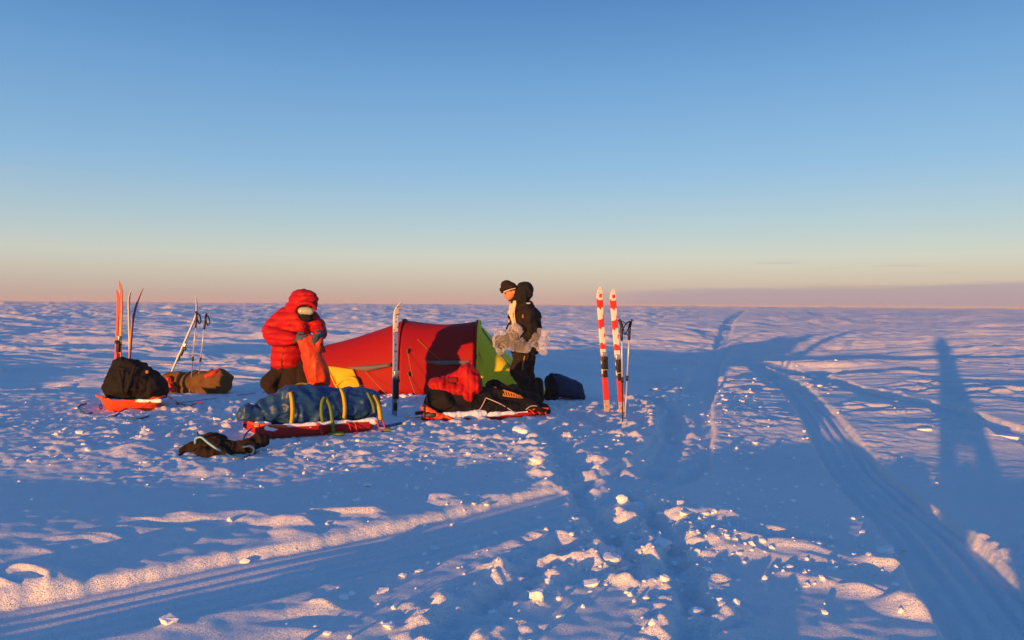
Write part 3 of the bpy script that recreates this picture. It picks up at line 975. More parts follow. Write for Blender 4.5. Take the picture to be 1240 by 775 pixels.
def orange_sack():
    d = 8.52
    P = lambda px, py, dd=0.0: W(px, py, d + dd)
    pr = [('c', P(374, 414, .02), .075, P(377, 428, 0), .105), ('c', P(377, 428, 0), .105, P(384, 452, 0), .122), ('c', P(384, 452, 0), .122, P(386, 458, 0), .118), ('e', P(386, 464, 0), (.115, .11, .05)),
          ('c', P(365, 413, .0), .035, P(372, 424, 0), .06), ('c', P(386, 410, .0), .035, P(384, 424, 0), .06), ('c', P(372, 411, .02), .05, P(385, 409, .02), .04)]
    fold = lambda co, no: .016 * (1 - 2.4 * np.abs(pn3(co * np.array([11, 11, 1.4]), 2))) + wrinkle(.005, .09, 4)(co, no)
    o = thing('stuff_sack', 'bright orange stuff sack held open between two gloves', 'sack', P(380, 468))
    blob('sack_body', pr, .011, M['orange_fabric'], o, 4, fold)
    bm = bmesh.new()
    for k in range(4):
        box_into(bm, P(382.4 + (k % 2) * 1.5 + k * .5, 428 + k * 3.5, -.152), (.018, .006, .022), None, .002)
    finish(bm, 'dark_lettering', M['black_plastic'], o)
    ribbon('strap', [P(388, 416, -.04), P(391, 420, -.05), P(393, 427, -.04)], .03, .006, M['black_fabric'], o, (1, 0, 0))
    blob('sack_base', [('e', P(386, 467, 0), (.115, .10, .025))], .010, M['red_dark'], o, 3)
orange_sack()

def person_black():
    d = 10.85
    P = lambda px, py, dd=0.0: W(px - (430 - py) * (.045 if py < 430 else .06), py, d + dd)
    t = thing('person', 'person in black hooded jacket and woollen cap with sunlit face looking down', 'person', on((640 - 620) / F * d, d))
    hd = Matrix.Rotation(R(-20), 3, 'Y'); hc = P(624, 354)
    tl = lambda prims: [(p[0],) + tuple((hc + hd @ (a - hc)) if isinstance(a, Vector) else a for a in p[1:]) for p in prims]
    body = tl([('e', P(622, 352.5), (.092, .078, .115)), ('e', P(619.5, 356), (.07, .062, .085)), ('e', P(613.6, 354.8), (.020, .014, .017)), ('c', P(615, 351.5), .014, P(613.2, 355.4), .013),
            ('e', P(616.3, 361), (.03, .035, .028)), ('e', P(615, 358.6), (.018, .026, .010)), ('e', P(615.6, 350.2), (.024, .05, .014)), ('e', P(625.6, 354.5, -.078), (.018, .010, .030))]) + [
            ('c', P(626, 360), .058, P(632, 373), .068), ('c', P(634, 376), .13, P(637, 424), .13),
            ('c', P(640, 379, -.16), .055, P(643, 402, -.2), .045), ('c', P(643, 402, -.2), .043, P(632, 416, -.25), .03), ('c', P(634, 379, .17), .055, P(628, 401, .16), .045), ('c', P(628, 401, .16), .042, P(618, 408, .0), .03),
            ('c', P(634, 426, -.09), .085, P(626, 451, -.10), .065), ('c', P(626, 451, -.10), .06, P(642, 486, -.09), .045), ('c', P(638, 426, .10), .085, P(636, 452, .10), .065), ('c', P(636, 452, .10), .06, P(647, 483, .12), .045)]
    blob('body', body, .008, M['skin'], t, 3)
    for dd in (-.045, .045):
        bm = bmesh.new(); ell_into(bm, tl([('e', P(614.9, 352.4, dd))])[0][1], .011, None, 2); finish(bm, 'eye', M['eye'], t)
    blob('stubble', tl([('e', P(617.6, 362, -.01), (.035, .045, .02)), ('c', P(618.5, 362.2, -.06), .014, P(624, 359, -.075), .014)]), .008, M['hair'], t, 3)
    cap = [('e', P(622, 347), (.118, .105, .085)), ('e', P(620.5, 343.5), (.088, .085, .075)), ('c', P(612.5, 349, .02), .022, P(615, 348.2, -.06), .022), ('e', P(616, 347.5), (.075, .09, .035))]
    blob('cap', tl(cap), .009, M['brown_fabric'], t, 4, wrinkle(.004, .04, 3))
    tube('cap_band', [hc + hd @ (q - hc) for q in (P(614, 350.0, -.075), P(618, 349.8, -.108), P(624, 350.0, -.112), P(629, 350.6, -.085))], .009, M['white_trim'], t)
    jk = [('c', P(636, 377), .165, P(638, 398), .20), ('c', P(638, 398), .20, P(637, 420), .175), ('e', P(638, 378), (.15, .22, .11)), ('c', P(644, 385), .15, P(645, 404), .13), ('c', P(630, 376), .11, P(627, 398), .13), ('e', P(636, 425), (.19, .18, .06)),
          ('c', P(641, 379, -.17), .088, P(645, 401, -.21), .078), ('c', P(645, 401, -.21), .075, P(633, 415, -.26), .05), ('c', P(634, 380, .17), .085, P(628, 401, .17), .07), ('c', P(628, 401, .17), .068, P(618, 408, .02), .045), ('c', P(628, 365), .075, P(633, 373), .10)]
    blob('jacket', jk, .012, M['black_jacket'], t, 4, wrinkle(.028, .15, 7))
    blob('hood', [('e', P(638.5, 352.5), (.125, .15, .135)), ('e', P(634, 361), (.12, .14, .11)), ('e', P(641, 349), (.08, .11, .08)), ('c', P(630, 362), .075, P(634, 371), .12)], .011, M['black_fabric'], t, 4, wrinkle(.016, .10, 9))
    # pale fleece and open zip at the chest
    blob('fleece', [('c', P(623, 371, -.05), .045, P(621, 379, -.10), .035), ('c', P(621, 378, -.10), .03, P(625.5, 400, -.155), .016), ('c', P(627.5, 366, -.06), .04, P(622, 378, -.11), .03), ('c', P(618.5, 378, .03), .018, P(619.5, 394, .0), .014)], .009, M['white_trim'], t, 3, wrinkle(.008, .04, 4))
    tube('zip', [P(627, 369, -.12), P(625, 378, -.15), P(626, 390, -.17), P(629, 402, -.19)], .009, M['white_trim'], t)
    bm = bmesh.new(); box_into(bm, P(635.2, 383, -.25), (.02, .02, .05), None, .005); finish(bm, 'pocket_tab', M['orange_mesh'], t)
    tube('collar_trim', [P(637, 366.5, -.12), P(640, 367.5, -.13), P(644.5, 367, -.10)], .014, M['pale_ski'], t)
    tr = [('c', P(634, 425, -.08), .13, P(625.5, 449, -.10), .10), ('c', P(625.5, 449, -.10), .10, P(645, 484, -.09), .082), ('c', P(639, 425, .10), .12, P(637, 452, .10), .095), ('c', P(637, 452, .10), .092, P(649, 482, .12), .075), ('c', P(636, 424), .15, P(634, 434), .14)]
    blob('trousers', tr, .012, M['dark_trousers'], t, 4, wrinkle(.018, .12, 5))
    for px, dd in ((645, -.09), (651, .12)):
        f = P(px, 486, dd); z = H(f.x, f.y)
        blob('boot', [('e', Vector((f.x - .09, f.y, z + .06)), (.15, .065, .065)), ('c', Vector((f.x, f.y, z + .06)), .07, Vector((f.x - .03, f.y, z + .30)), .085)], .013, M['black_fabric'], t, 4)
    bm = bmesh.new(); tube_into(bm, [P(636, 431, -.21), P(633, 440, -.215), P(632, 448, -.20)], .012); finish(bm, 'pocket_zip', M['orange_mesh'], t)
    blob('glove', hand(P(634, 414, -.26), P(630, 424, -.30) - P(634, 414, -.26), Vector((-1, -.2, -.3)), Vector((-.1, 1, -.2)), 1.1, .0125, .8, 1), .006, M['black_glove'], t, 3)
    blob('glove', hand(P(619, 408, .02), P(612, 411, -.03) - P(619, 408, .02), Vector((0, -1, .3)), Vector((0, .2, -1)), 1.1, .0125, .8, 1), .006, M['black_glove'], t, 3)
person_black()

def plastic_bag():
    d = 10.6
    P = lambda px, py, dd=0.0: W(px, py, d + dd)
    t = thing('plastic_bag', 'large crumpled clear plastic bag held under one arm', 'bag', P(630, 430))
    pr = [('b', P(612, 411, -.05), (.30, .26, .27), Matrix.Rotation(.18, 3, 'Y')), ('c', P(602, 407, -.05), .07, P(606, 424, -.05), .08), ('e', P(624, 400, -.06), (.13, .12, .11)), ('c', P(622, 412, -.05), .14, P(638, 421, -.08), .07),
          ('c', P(638, 420, -.08), .06, P(650, 412, .0), .10), ('e', P(654, 411, .05), (.16, .13, .17)), ('c', P(655, 412, .02), .12, P(659, 426, .0), .06), ('c', P(655, 405, .05), .11, P(664, 402, .05), .05)]
    cr = lambda co, no: .030 * pn3(co / .20, 3) - .035 * np.exp(-(pn3(co / .16, 6) / .14) ** 2)
    film = blob('bag_film', pr, .011, M['plastic'], t, 4, cr)
    dm = film.modifiers.new('crinkle', 'DECIMATE'); dm.ratio = .06
    dg = C.evaluated_depsgraph_get(); dg.update()
    me = bpy.data.meshes.new_from_object(film.evaluated_get(dg), depsgraph=dg)
    film.modifiers.clear(); film.data = me; me.name = 'bag_film'
    me.polygons.foreach_set('use_smooth', [False] * len(me.polygons))
    blob('dark_contents', [('c', P(606, 414, .0), .09, P(625, 411, .0), .09)], .014, M['brown_fabric'], t, 3, wrinkle(.02, .09))
plastic_bag()

# ------------------------------------------------------------------ sledges and loads
def hull(name, A, B, wd, hgt, mat, parent, up_a=.14, up_b=.05, sink=.03):
    """open pulk tray from A to B (ground points), rolled rims, turned-up nose at A"""
    ax = (B - A); L = ax.length; ax = ax.normalized()
    sd = Vector((ax.y, -ax.x, 0)).normalized()
    bm = bmesh.new()
    n = 28; rows = []
    prof = [(-1.0, 1.0), (-1.06, .97), (-1.03, .86), (-.93, .45), (-.86, .10), (-.6, .0), (0, -.02), (.6, 0), (.86, .10), (.93, .45), (1.03, .86), (1.06, .97), (1.0, 1.0)]
    inner = [(.96, .96), (.86, .45), (.78, .14), (0, .10), (-.78, .14), (-.86, .45), (-.96, .96)]
    for i in range(n + 1):
        q = i / n
        na = max(0, 1 - q / .22); nb = max(0, 1 - (1 - q) / .10)
        w_ = wd / 2 * (1 - .55 * na ** 2.2) * (1 - .25 * nb ** 2)
        lift = up_a * na ** 1.8 + (up_b + hgt * .75) * nb ** 1.6
        hh = hgt * (1 - .35 * na ** 2) * (1 - .8 * nb ** 1.6)
        c = A + ax * (L * q) + Vector((0, 0, -sink + lift))
        rows.append([bm.verts.new(c + sd * (a * w_) + Vector((0, 0, b * hh))) for a, b in prof + inner])
    m = len(prof) + len(inner)
    for i in range(n):
        for k in range(m):
            bm.faces.new((rows[i][k], rows[i][(k + 1) % m], rows[i + 1][(k + 1) % m], rows[i + 1][k]))
    bm.faces.new(rows[0][::-1]); bm.faces.new(rows[-1])
    return finish(bm, name, mat, parent), ax, sd, L

def crust(name, pts, r, parent, seed=1):
    """packed snow lying along a rim: one uneven ridge"""
    P_ = [sum((pts[max(0, min(len(pts) - 1, i + k))] for k in (-2, -1, 0, 1, 2)), Vector()) / 5 for i in range(len(pts))]
    P_ = crv(P_, 3)
    pr = []
    rad = [r * max(.4, .85 + .55 * float(pn(i * .045, seed * 3.3)) + .10 * float(pn(i * .3, seed * 1.7))) for i in range(len(P_))]
    for i in range(len(P_) - 1):
        pr.append(('c', P_[i] + Vector((0, 0, -r * .3)), rad[i], P_[i + 1] + Vector((0, 0, -r * .3)), rad[i + 1]))
    return blob(name, pr, .009, M['snowcrust'], parent, 1, lambda co, no: r * .40 * pn3(co / .16, seed) + r * .16 * pn3(co * np.array([.6, 1, 1]) / .05, seed))

# blue load on a red pulk, in front of the kneeling place of the person in red
def blue_sled():
    a2 = G(300, 535); b2 = G(447, 523)
    zg = max(H(*a2), H(*b2))
    A = Vector((a2[0], a2[1] + .26, H(a2[0], a2[1]))); B = Vector((b2[0], b2[1] + .22, H(b2[0], b2[1])))
    A = A - (B - A).normalized() * .12
    t = thing('pulk_sled', 'low red pulk sled with snow on its rim under a blue duffel', 'sled', (A + B) / 2)
    h, ax, sd, L = hull('hull', A, B, .50, .125, M['red_plastic'], t, .10, .03, .01)
    up = Vector((0, 0, 1))
    at = lambda q, s, z: A + ax * (L * q) + sd * s + up * z
    near = 1 if sd.y < 0 else -1
    bm = bmesh.new(); tube_into(bm, [at(.01, -near * -.10, .17), at(.05, near * .18, .155), at(.14, near * .245, .135), at(.26, near * .262, .122)], .017); finish(bm, 'orange_rim', M['orange_plastic'], t)
    crust('snow_crust', [at(q + random.uniform(-.01, .01), near * random.uniform(.215, .24), .125 + random.uniform(-.006, .012)) for q in np.linspace(.10, .97, 34)] , .034, t, 3)
    crust('snow_crust', [at(q, near * random.uniform(.05, .2), .15 + random.uniform(-.01, .02)) for q in np.linspace(.05, .16, 6)], .035, t, 4)
    # cords
    for q in (.50, .73, .96):
        c = [at(q - .015, near * .255, .13), at(q, near * .285, .10), at(q + .02, near * .29, .02), at(q + .035, near * .31, .0)]
        if q != .50:
            c += [at(q + .06, near * .30, .03), at(q + .05, near * .262, .12)]
        tube('cord_loop', c, .011 if q == .5 else .007, M['red_cord'], t)
    tube('cord_loop', [at(.02, near * .2, .12), at(-.03, near * .26, .08), at(-.05, near * .3, .02), at(.01, near * .33, .01)], .008, M['blue_cord'], t)
    tube('cord_loop', [at(.99, near * .1, .10), at(1.06, near * .05, .02), at(1.16, .0, .015), at(1.3, -near * .1, .02)], .008, M['blue_cord'], t)
    tube('cord_loop', [at(.99, near * .05, .10), at(1.05, near * .1, .02), at(1.15, near * .06, .015), at(1.28, -near * .02, .02)], .008, M['blue_cord'], t)
    # duffel
    D = thing('duffel_bag', 'long blue waterproof duffel bag with yellow straps lying on the red pulk', 'bag', at(.5, 0, .1))
    pr = [('c', at(.17, 0, .25), .13, at(.33, 0, .31), .195), ('c', at(.33, 0, .31), .195, at(.45, 0, .315), .20), ('c', at(.45, 0, .31), .20, at(.72, 0, .265), .18), ('c', at(.72, 0, .265), .18, at(.92, 0, .275), .175),
          ('e', at(.96, 0, .255), (.10, .16, .165)), ('e', at(.5, 0, .20), (.52, .22, .11), Matrix((ax, sd, up)).transposed()), ('c', at(.40, 0, .42), .085, at(.48, 0, .40), .07)]
    pr2 = [('c', at(.00, near * .04, .24), .075, at(.08, near * .03, .22), .10), ('e', at(.01, near * .04, .29), (.06, .08, .06))]
    dsp = lambda co, no: wrinkle(.038, .20, 5)(co, no) + .016 * (1 - 3 * np.abs(pn3(co * np.array([7, 7, 12]), 8))) - .01
    blob('bag_body', pr, .013, M['blue_fabric'], D, 4, dsp)
    o = blob('end_flap', pr2, .012, M['blue_fabric'], D, 4, wrinkle(.02, .1, 2)); o['label'] = 'loose blue end of the duffel folded over at the left'
    def band(q, r, z0, top=True, mat='yellow_web', wdt=.042, s0=.0, label=None):
        pts = []
        for k in range(9):
            th = -.9 + 2.0 * k / 8
            pts.append(at(q + s0 * k / 8, near * math.cos(th) * r, z0 + math.sin(th) * r))
        o = ribbon('strap', pts, wdt, .006, M[mat], D, ax)
        return o
    band(.305, .245, .285)
    band(.71, .232, .265)
    tube('piping', [at(.30, near * .13, .47), at(.335, near * .06, .505), at(.42, .0, .535), at(.50, -.02, .51)], .012, M['yellow_web'], D)
    ribbon('strap', [at(.965, near * .15, .39), at(.99, near * .215, .28), at(1.0, near * .24, .16), at(1.0, near * .24, .10)], .05, .006, M['yellow_web'], D, ax)
    ribbon('strap', [at(.92, near * .14, .42), at(.94, near * .225, .30), at(.95, near * .24, .20)], .035, .006, M['green_web'], D, ax)
    ribbon('strap', [at(.56, near * .19, .40), at(.53, near * .235, .35), at(.52, near * .265, .24), at(.53, near * .27, .14)], .038, .006, M['green_web'], D, ax)
    ribbon('strap', [at(.57, near * .19, .40), at(.59, near * .25, .30), at(.60, near * .28, .15), at(.605, near * .285, .07), at(.61, near * .30, .0)], .038, .006, M['green_web'], D, ax)
    blob('buckle', [('e', at(.63, near * .34, .02), (.08, .05, .022)), ('e', at(.585, near * .33, .015), (.05, .04, .02))], .010, M['green_web'], D, 2)
    ribbon('strap', [at(.80, near * .05, .455), at(.87, .0, .465), at(.92, -near * .03, .485)], .03, .006, M['green_web'], D, sd)
    bm = bmesh.new(); box_into(bm, at(.308, near * .155, .445), (.06, .03, .035), None, .006); finish(bm, 'strap_buckle', M['black_plastic'], D)
    blob('buckle', [('e', at(1.04, near * .33, .015), (.06, .04, .022))], .010, M['green_web'], D, 2)
blue_sled()

# dark brown harness bag on the snow with a blue cord
def harness():
    c = G(268, 549)
    o = on(c[0], c[1] + .05)
    d = o.y
    P = lambda px, py, dd=0.0: Vector(((px - 620) / F * d, d + dd, o.z + (549 - py) / F * d))
    t = thing('harness_bag', 'crumpled dark brown hauling harness dropped on the snow with a blue cord', 'bag', o)
    pr = [('c', P(243, 538), .07, P(262, 540), .085), ('c', P(262, 540), .08, P(288, 543), .06), ('e', P(254, 534, .05), (.12, .10, .06)), ('c', P(288, 543), .055, P(306, 536, .1), .05), ('c', P(243, 540), .05, P(226, 543), .035), ('e', P(224, 543), (.035, .05, .035)), ('c', P(306, 535, .1), .05, P(311, 534, .12), .055), ('e', P(262, 545, -.08), (.16, .08, .05))]
    blob('bag_body', pr, .011, M['brown_fabric'], t, 3, lambda co, no: wrinkle(.028, .11, 3)(co, no))
    ribbon('strap', [P(224, 543, .0), P(222.5, 547, -.06), P(221, 548, -.1)], .03, .01, M['black_fabric'], t, (1, 0, 0))
    ribbon('strap', [P(307, 536, .02), P(309, 543, -.03), P(310, 547.5, -.05)], .03, .01, M['black_fabric'], t, (1, 0, 0))
    gp = lambda px, py: on(*G(px, py), .014)
    P = lambda px, py, dd=0.0: W(px, py, d + dd)
    tube('cord', [P(236, 532, -.10), P(243, 530, -.16), P(252, 537, -.19), P(262, 544, -.2), gp(270, 549.5)], .010, M['pale_cord'], t)
    tube('cord', [gp(270, 549.5), gp(280, 553), gp(294, 553.5), gp(304, 551), P(308, 545, -.15), P(303, 541, -.14), P(294, 542, -.13)], .010, M['blue_cord'], t)
    tube('cord', [P(236, 532, -.10), P(236, 538, -.10)], .009, M['pale_cord'], t, smooth_pts=False)
    tube('toggle', [P(239, 523, .0), P(239.3, 532, .0)], .006, M['black_plastic'], t, smooth_pts=False)
harness()

# black covered pulk in front of the tent
def black_sled():
    a2 = G(504, 513); b2 = G(658, 503)
    A = Vector((a2[0], a2[1] + .24, H(*a2))); B = Vector((b2[0], b2[1] + .2, H(*b2)))
    t = thing('pulk_sled', 'red pulk sled with orange nose under black covers and sunlit snow rim', 'sled', (A + B) / 2)
    h, ax, sd, L = hull('hull', A, B, .52, .115, M['red_plastic'], t, .05, .03, .05)
    near = 1 if sd.y < 0 else -1
    up = Vector((0, 0, 1))
    at = lambda q, s, z: A + ax * (L * q) + sd * s + up * z
    crust('snow_crust', [at(q, near * random.uniform(.25, .28), .075 + random.uniform(-.008, .02)) for q in np.linspace(.12, .45, 18)], .050, t, 3)
    crust('snow_crust', [at(q, near * random.uniform(.25, .275), .068 + random.uniform(-.008, .012)) for q in np.linspace(.44, .80, 18)], .033, t, 5)
    o = blob('orange_nose', [('c', at(.01, near * .14, .16), .035, at(.07, near * .27, .08), .04), ('c', at(.07, near * .27, .08), .035, at(.17, near * .30, .03), .028)], .010, M['orange_plastic'], t, 3, wrinkle(.01, .06))
    tube('drag_shaft', [at(-.14, near * .26, .075), at(.06, near * .27, .085)], .013, M['metal'], t, 8, False)
    bm = bmesh.new(); box_into(bm, at(.035, near * .28, .085), (.10, .04, .05), None, .01); box_into(bm, at(-.015, near * .27, .085), (.03, .05, .07), None, .008); finish(bm, 'shaft_clamp', M['black_plastic'], t)
    for k in range(3):
        q = .80 + .05 * k
        tube('cord_loop', [at(q, near * .26, .10), at(q + .02, near * .30, .07), at(q + .035, near * .33, .015)], .008, M['red_cord'], t)
    tube('cord_loop', [at(.83, near * .27, .09), at(.88, near * .28, .11), at(.97, near * .27, .10)], .012, M['orange_plastic'], t)
    # black cover
    Cv = thing('black_cover', 'long black fabric load cover lying along the red pulk', 'cover', at(.5, 0, .08))
    up3 = Matrix((ax, sd, up)).transposed()
    pr = [('c', at(.13, 0, .15), .13, at(.30, 0, .24), .17), ('c', at(.30, 0, .24), .17, at(.60, 0, .19), .16), ('c', at(.60, 0, .2), .16, at(.90, 0, .13), .13), ('e', at(.5, 0, .12), (.74, .27, .11), up3), ('c', at(.90, near * .05, .12), .11, at(.99, near * .1, .07), .07), ('e', at(.17, 0, .2), (.2, .2, .14), up3)]
    blob('cover_body', pr, .014, M['black_fabric'], Cv, 4, lambda co, no: wrinkle(.03, .22, 4)(co, no) + wrinkle(.008, .07, 5)(co, no))
    tube('lashing', [at(.47, near * .2, .26), at(.56, near * .25, .19), at(.66, near * .28, .09)], .006, M['pale_ski'], Cv)
    tube('lashing', [at(.47, near * .2, .26), at(.42, near * .26, .16), at(.38, near * .29, .10)], .006, M['pale_ski'], Cv)
    tube('lashing', [at(.77, near * .285, .10), at(.81, near * .28, .14), at(.86, near * .28, .14), at(.90, near * .27, .10)], .006, M['pale_ski'], Cv)
    # the black mat box with its orange net pocket
    Bx = thing('black_box_bag', 'black stiff bag with an orange brown net pocket leaning on the load', 'bag', at(.70, 0, .2))
    d0 = at(.7, near * .05, .2).y
    P = lambda px, py, dd=0.0: W(px, py, d0 + dd)
    bm = bmesh.new()
    cs = [P(589, 462, .16), P(600, 458, .1), P(650, 487, .0), P(662, 497, .02), P(660, 500, -.05), P(598, 487, -.05), P(586, 483, .02)]
    fr = [bm.verts.new(p + Vector((0, -.07, 0))) for p in cs]; bk = [bm.verts.new(p + Vector((0, .16, -.02))) for p in cs]
    bm.faces.new(fr); bm.faces.new(bk[::-1])
    for k in range(len(cs)):
        bm.faces.new((fr[k], bk[k], bk[(k + 1) % len(cs)], fr[(k + 1) % len(cs)]))
    bmesh.ops.bevel(bm, geom=list(bm.edges), offset=.02, segments=2, affect='EDGES')
    finish(bm, 'bag_body', M['black_fabric'], Bx)
    c4 = [P(599, 468.5, -.10), P(613, 472, -.115), P(633, 481.5, -.13), P(597, 475.5, -.11)]
    nrm = Vector((0, -1, 0))
    # net: frame piece and thin strands
    bm = bmesh.new()
    q = [bm.verts.new(p + nrm * .02) for p in (P(598, 468, -.10), P(602, 469, -.10), P(601, 476.5, -.11), P(597, 475.5, -.11))]
    bm.faces.new(q)
    q = [bm.verts.new(p + nrm * .02) for p in (P(602, 469, -.10), P(612, 472, -.10), P(611, 473.5, -.10), P(602, 471.5, -.10))]
    bm.faces.new(q)
    bmesh.ops.solidify(bm, geom=list(bm.faces), thickness=.008)
    finish(bm, 'net_pocket', M['orange_mesh'], Bx, False)
    for k in range(9):
        x0 = 606 + k * 3.0
        a = P(x0, 472.4 + k * .75, -.125); b = P(x0 + 1.5, 479.0 + k * .38 , -.135)
        tube('net_strand', [a, b], .011, M['orange_mesh'], Bx, 5, False)
    tube('net_strand', [P(604, 478.2, -.135), P(618, 480.5, -.14), P(634, 482.2, -.14)], .009, M['orange_mesh'], Bx, 5, False)
    tube('net_strand', [P(610, 472.6, -.125), P(622, 476.2, -.13), P(634, 481.8, -.135)], .009, M['orange_mesh'], Bx, 5, False)
    # the red down jacket thrown on top
    J = thing('down_jacket', 'rolled up red down jacket lying on top of the black load', 'jacket', at(.3, 0, .35))
    d1 = at(.35, 0, .3).y - .06
    P = lambda px, py, dd=0.0: W(px, py, d1 + dd)
    pr = [('c', P(530, 468), .11, P(545, 463, .02), .085), ('e', P(532, 467, -.02), (.13, .12, .10)), ('c', P(552, 458), .075, P(566, 453), .12), ('c', P(566, 453), .12, P(573, 466, -.03), .125), ('c', P(573, 466, -.03), .12, P(568, 477, -.07), .07), ('c', P(535, 473, -.08), .07, P(560, 472, -.08), .075), ('c', P(560, 472, -.08), .06, P(568, 483, -.1), .045), ('e', P(549, 463, .08), (.12, .08, .10))]
    blob('jacket_body', pr, .011, M['red_down'], J, 4, lambda co, no: puff(.012, .075, 0, 2)(co, no) + wrinkle(.014, .11, 7)(co, no))
    blob('dark_lining', [('c', P(541, 463, -.07), .02, P(552, 460, -.08), .03), ('e', P(546, 465, -.085), (.05, .03, .022)), ('c', P(536, 461, -.06), .015, P(543, 459, -.05), .02)], .008, M['red_dark'], J, 2, wrinkle(.016, .05))
black_sled()

# left orange pulk and its black bag
def left_sled():
    a2 = G(150, 500); b2 = G(196, 484)
    B = Vector((a2[0] + .08, a2[1] + .02, H(*a2)))
    A = B + Vector((-.40, 1.0, 0)); A.z = H(A.x, A.y)
    t = thing('pulk_sled', 'bright orange pulk sled end on with a black bag and blue rope', 'sled', (A + B) / 2)
    h, ax, sd, L = hull('hull', A, B, .68, .17, M['orange_plastic'], t, .08, .03, .02)
    near = 1 if sd.y < 0 else -1
    up = Vector((0, 0, 1))
    at = lambda q, s, z: A + ax * (L * q) + sd * s + up * z
    d0 = B.y
    P = lambda px, py, dd=0.0: W(px, py, d0 + dd)
    crust('snow_crust', [P(px, 485.0 + random.uniform(-.6, .6), .04) for px in np.linspace(128, 196, 22)], .026, t, 3)
    o = blob('nose', [('c', P(116, 479, .10), .016, P(123, 482, .06), .026), ('c', P(123, 482, .06), .028, P(130, 487, .02), .03)], .010, M['orange_plastic'], t, 3)
    tube('carabiner', [P(122, 490, -.06), P(120, 492, -.07), P(121, 496, -.08), P(123, 494, -.08), P(122, 491, -.07)], .008, M['black_plastic'], t)
    gp = lambda px, py, z=.012: on(*G(px, py), z)
    tube('blue_rope', [gp(104, 491), gp(97, 492), gp(94, 496), gp(98, 500), gp(104, 502), gp(111, 501)], .011, M['blue_cord'], t)
    tube('blue_rope', [gp(130, 506), gp(140, 505), gp(150, 500.5), gp(158, 497)], .010, M['blue_cord'], t)
    tube('blue_rope', [gp(148, 508), gp(158, 509), gp(170, 508.5), gp(178, 506), gp(182, 503)], .010, M['blue_cord'], t)
    tube('cord', [P(160, 494, -.1), P(172, 493, -.05), P(184, 485, .05), P(198, 480, .2), gp(206, 484), gp(216, 491), gp(224, 493)], .009, M['orange_plastic'], t)
    tube('cord', [P(192, 484, .1), P(190, 488, .1), gp(196, 493), gp(203, 494.5)], .009, M['red_cord'], t)
    tube('cord', [gp(214, 492), gp(225, 494), gp(238, 493.5), gp(247, 493)], .008, M['red_cord'], t)
    Bg = thing('black_bag', 'bulging black rucksack standing on the orange pulk', 'bag', at(.7, 0, .15))
    pr = [('c', P(150, 448, .38), .14, P(145, 470, .36), .19), ('c', P(146, 470, .36), .19, P(182, 470, .40), .18), ('c', P(158, 450, .4), .17, P(180, 462, .42), .14), ('e', P(160, 464, .38), (.34, .25, .22)), ('c', P(141, 477, .32), .11, P(184, 476, .34), .11), ('e', P(190, 470, .40), (.10, .2, .14)), ('c', P(145, 442, .38), .07, P(160, 442, .38), .06)]
    blob('bag_body', pr, .014, M['black_fabric'], Bg, 4, lambda co, no: wrinkle(.03, .18, 6)(co, no) + wrinkle(.012, .07, 2)(co, no))
    ribbon('strap', [P(143, 448, .12), P(146, 462, .10), P(148, 478, .10)], .04, .008, M['black_fabric'], Bg, (1, 0, 0))
    ribbon('strap', [P(162, 445, .2), P(156, 464, .10), P(150, 480, .12)], .04, .008, M['black_fabric'], Bg, (1, 0, 0))
    blob('tag', [('e', P(178, 450.5, .24), (.025, .02, .025))], .006, M['orange_mesh'], Bg, 2)
    blob('tag', [('e', P(145, 455, .12), (.012, .014, .012))], .005, M['pale_ski'], Bg, 2)
left_sled()

def tan_bag():
    c = G(240, 479)
    o = on(c[0], c[1] + .2); d = o.y
    P = lambda px, py, dd=0.0: Vector(((px - 620) / F * d, d + dd, o.z + (478 - py) / F * d))
    t = thing('tent_bag', 'long olive tan bag with orange ends lying behind the ski poles', 'bag', o)
    pr = [('c', P(208, 464, .05), .12, P(240, 465, .02), .155), ('c', P(240, 465, .02), .155, P(266, 464), .175), ('e', P(268, 464), (.16, .18, .19)), ('c', P(200, 461, .1), .08, P(212, 468, .0), .11), ('c', P(205, 474, -.02), .06, P(260, 474, -.02), .07)]
    blob('bag_body', pr, .015, M['tan_fabric'], t, 4, lambda co, no: wrinkle(.03, .22, 3)(co, no))
    o1 = blob('orange_end', [('e', P(206, 462, -.08), (.06, .05, .05)), ('c', P(202, 473, -.12), .04, P(215, 472, -.13), .045), ('e', P(211, 467, -.12), (.05, .04, .03))], .010, M['orange_fabric'], t, 2, wrinkle(.014, .06, 2))
    blob('orange_patch', [('c', P(255, 457, -.14), .035, P(263, 453.5, -.12), .04), ('c', P(263, 453.5, -.12), .04, P(266, 450.5, -.05), .035)], .009, M['orange_fabric'], t, 2, wrinkle(.010, .05, 2))
tan_bag()

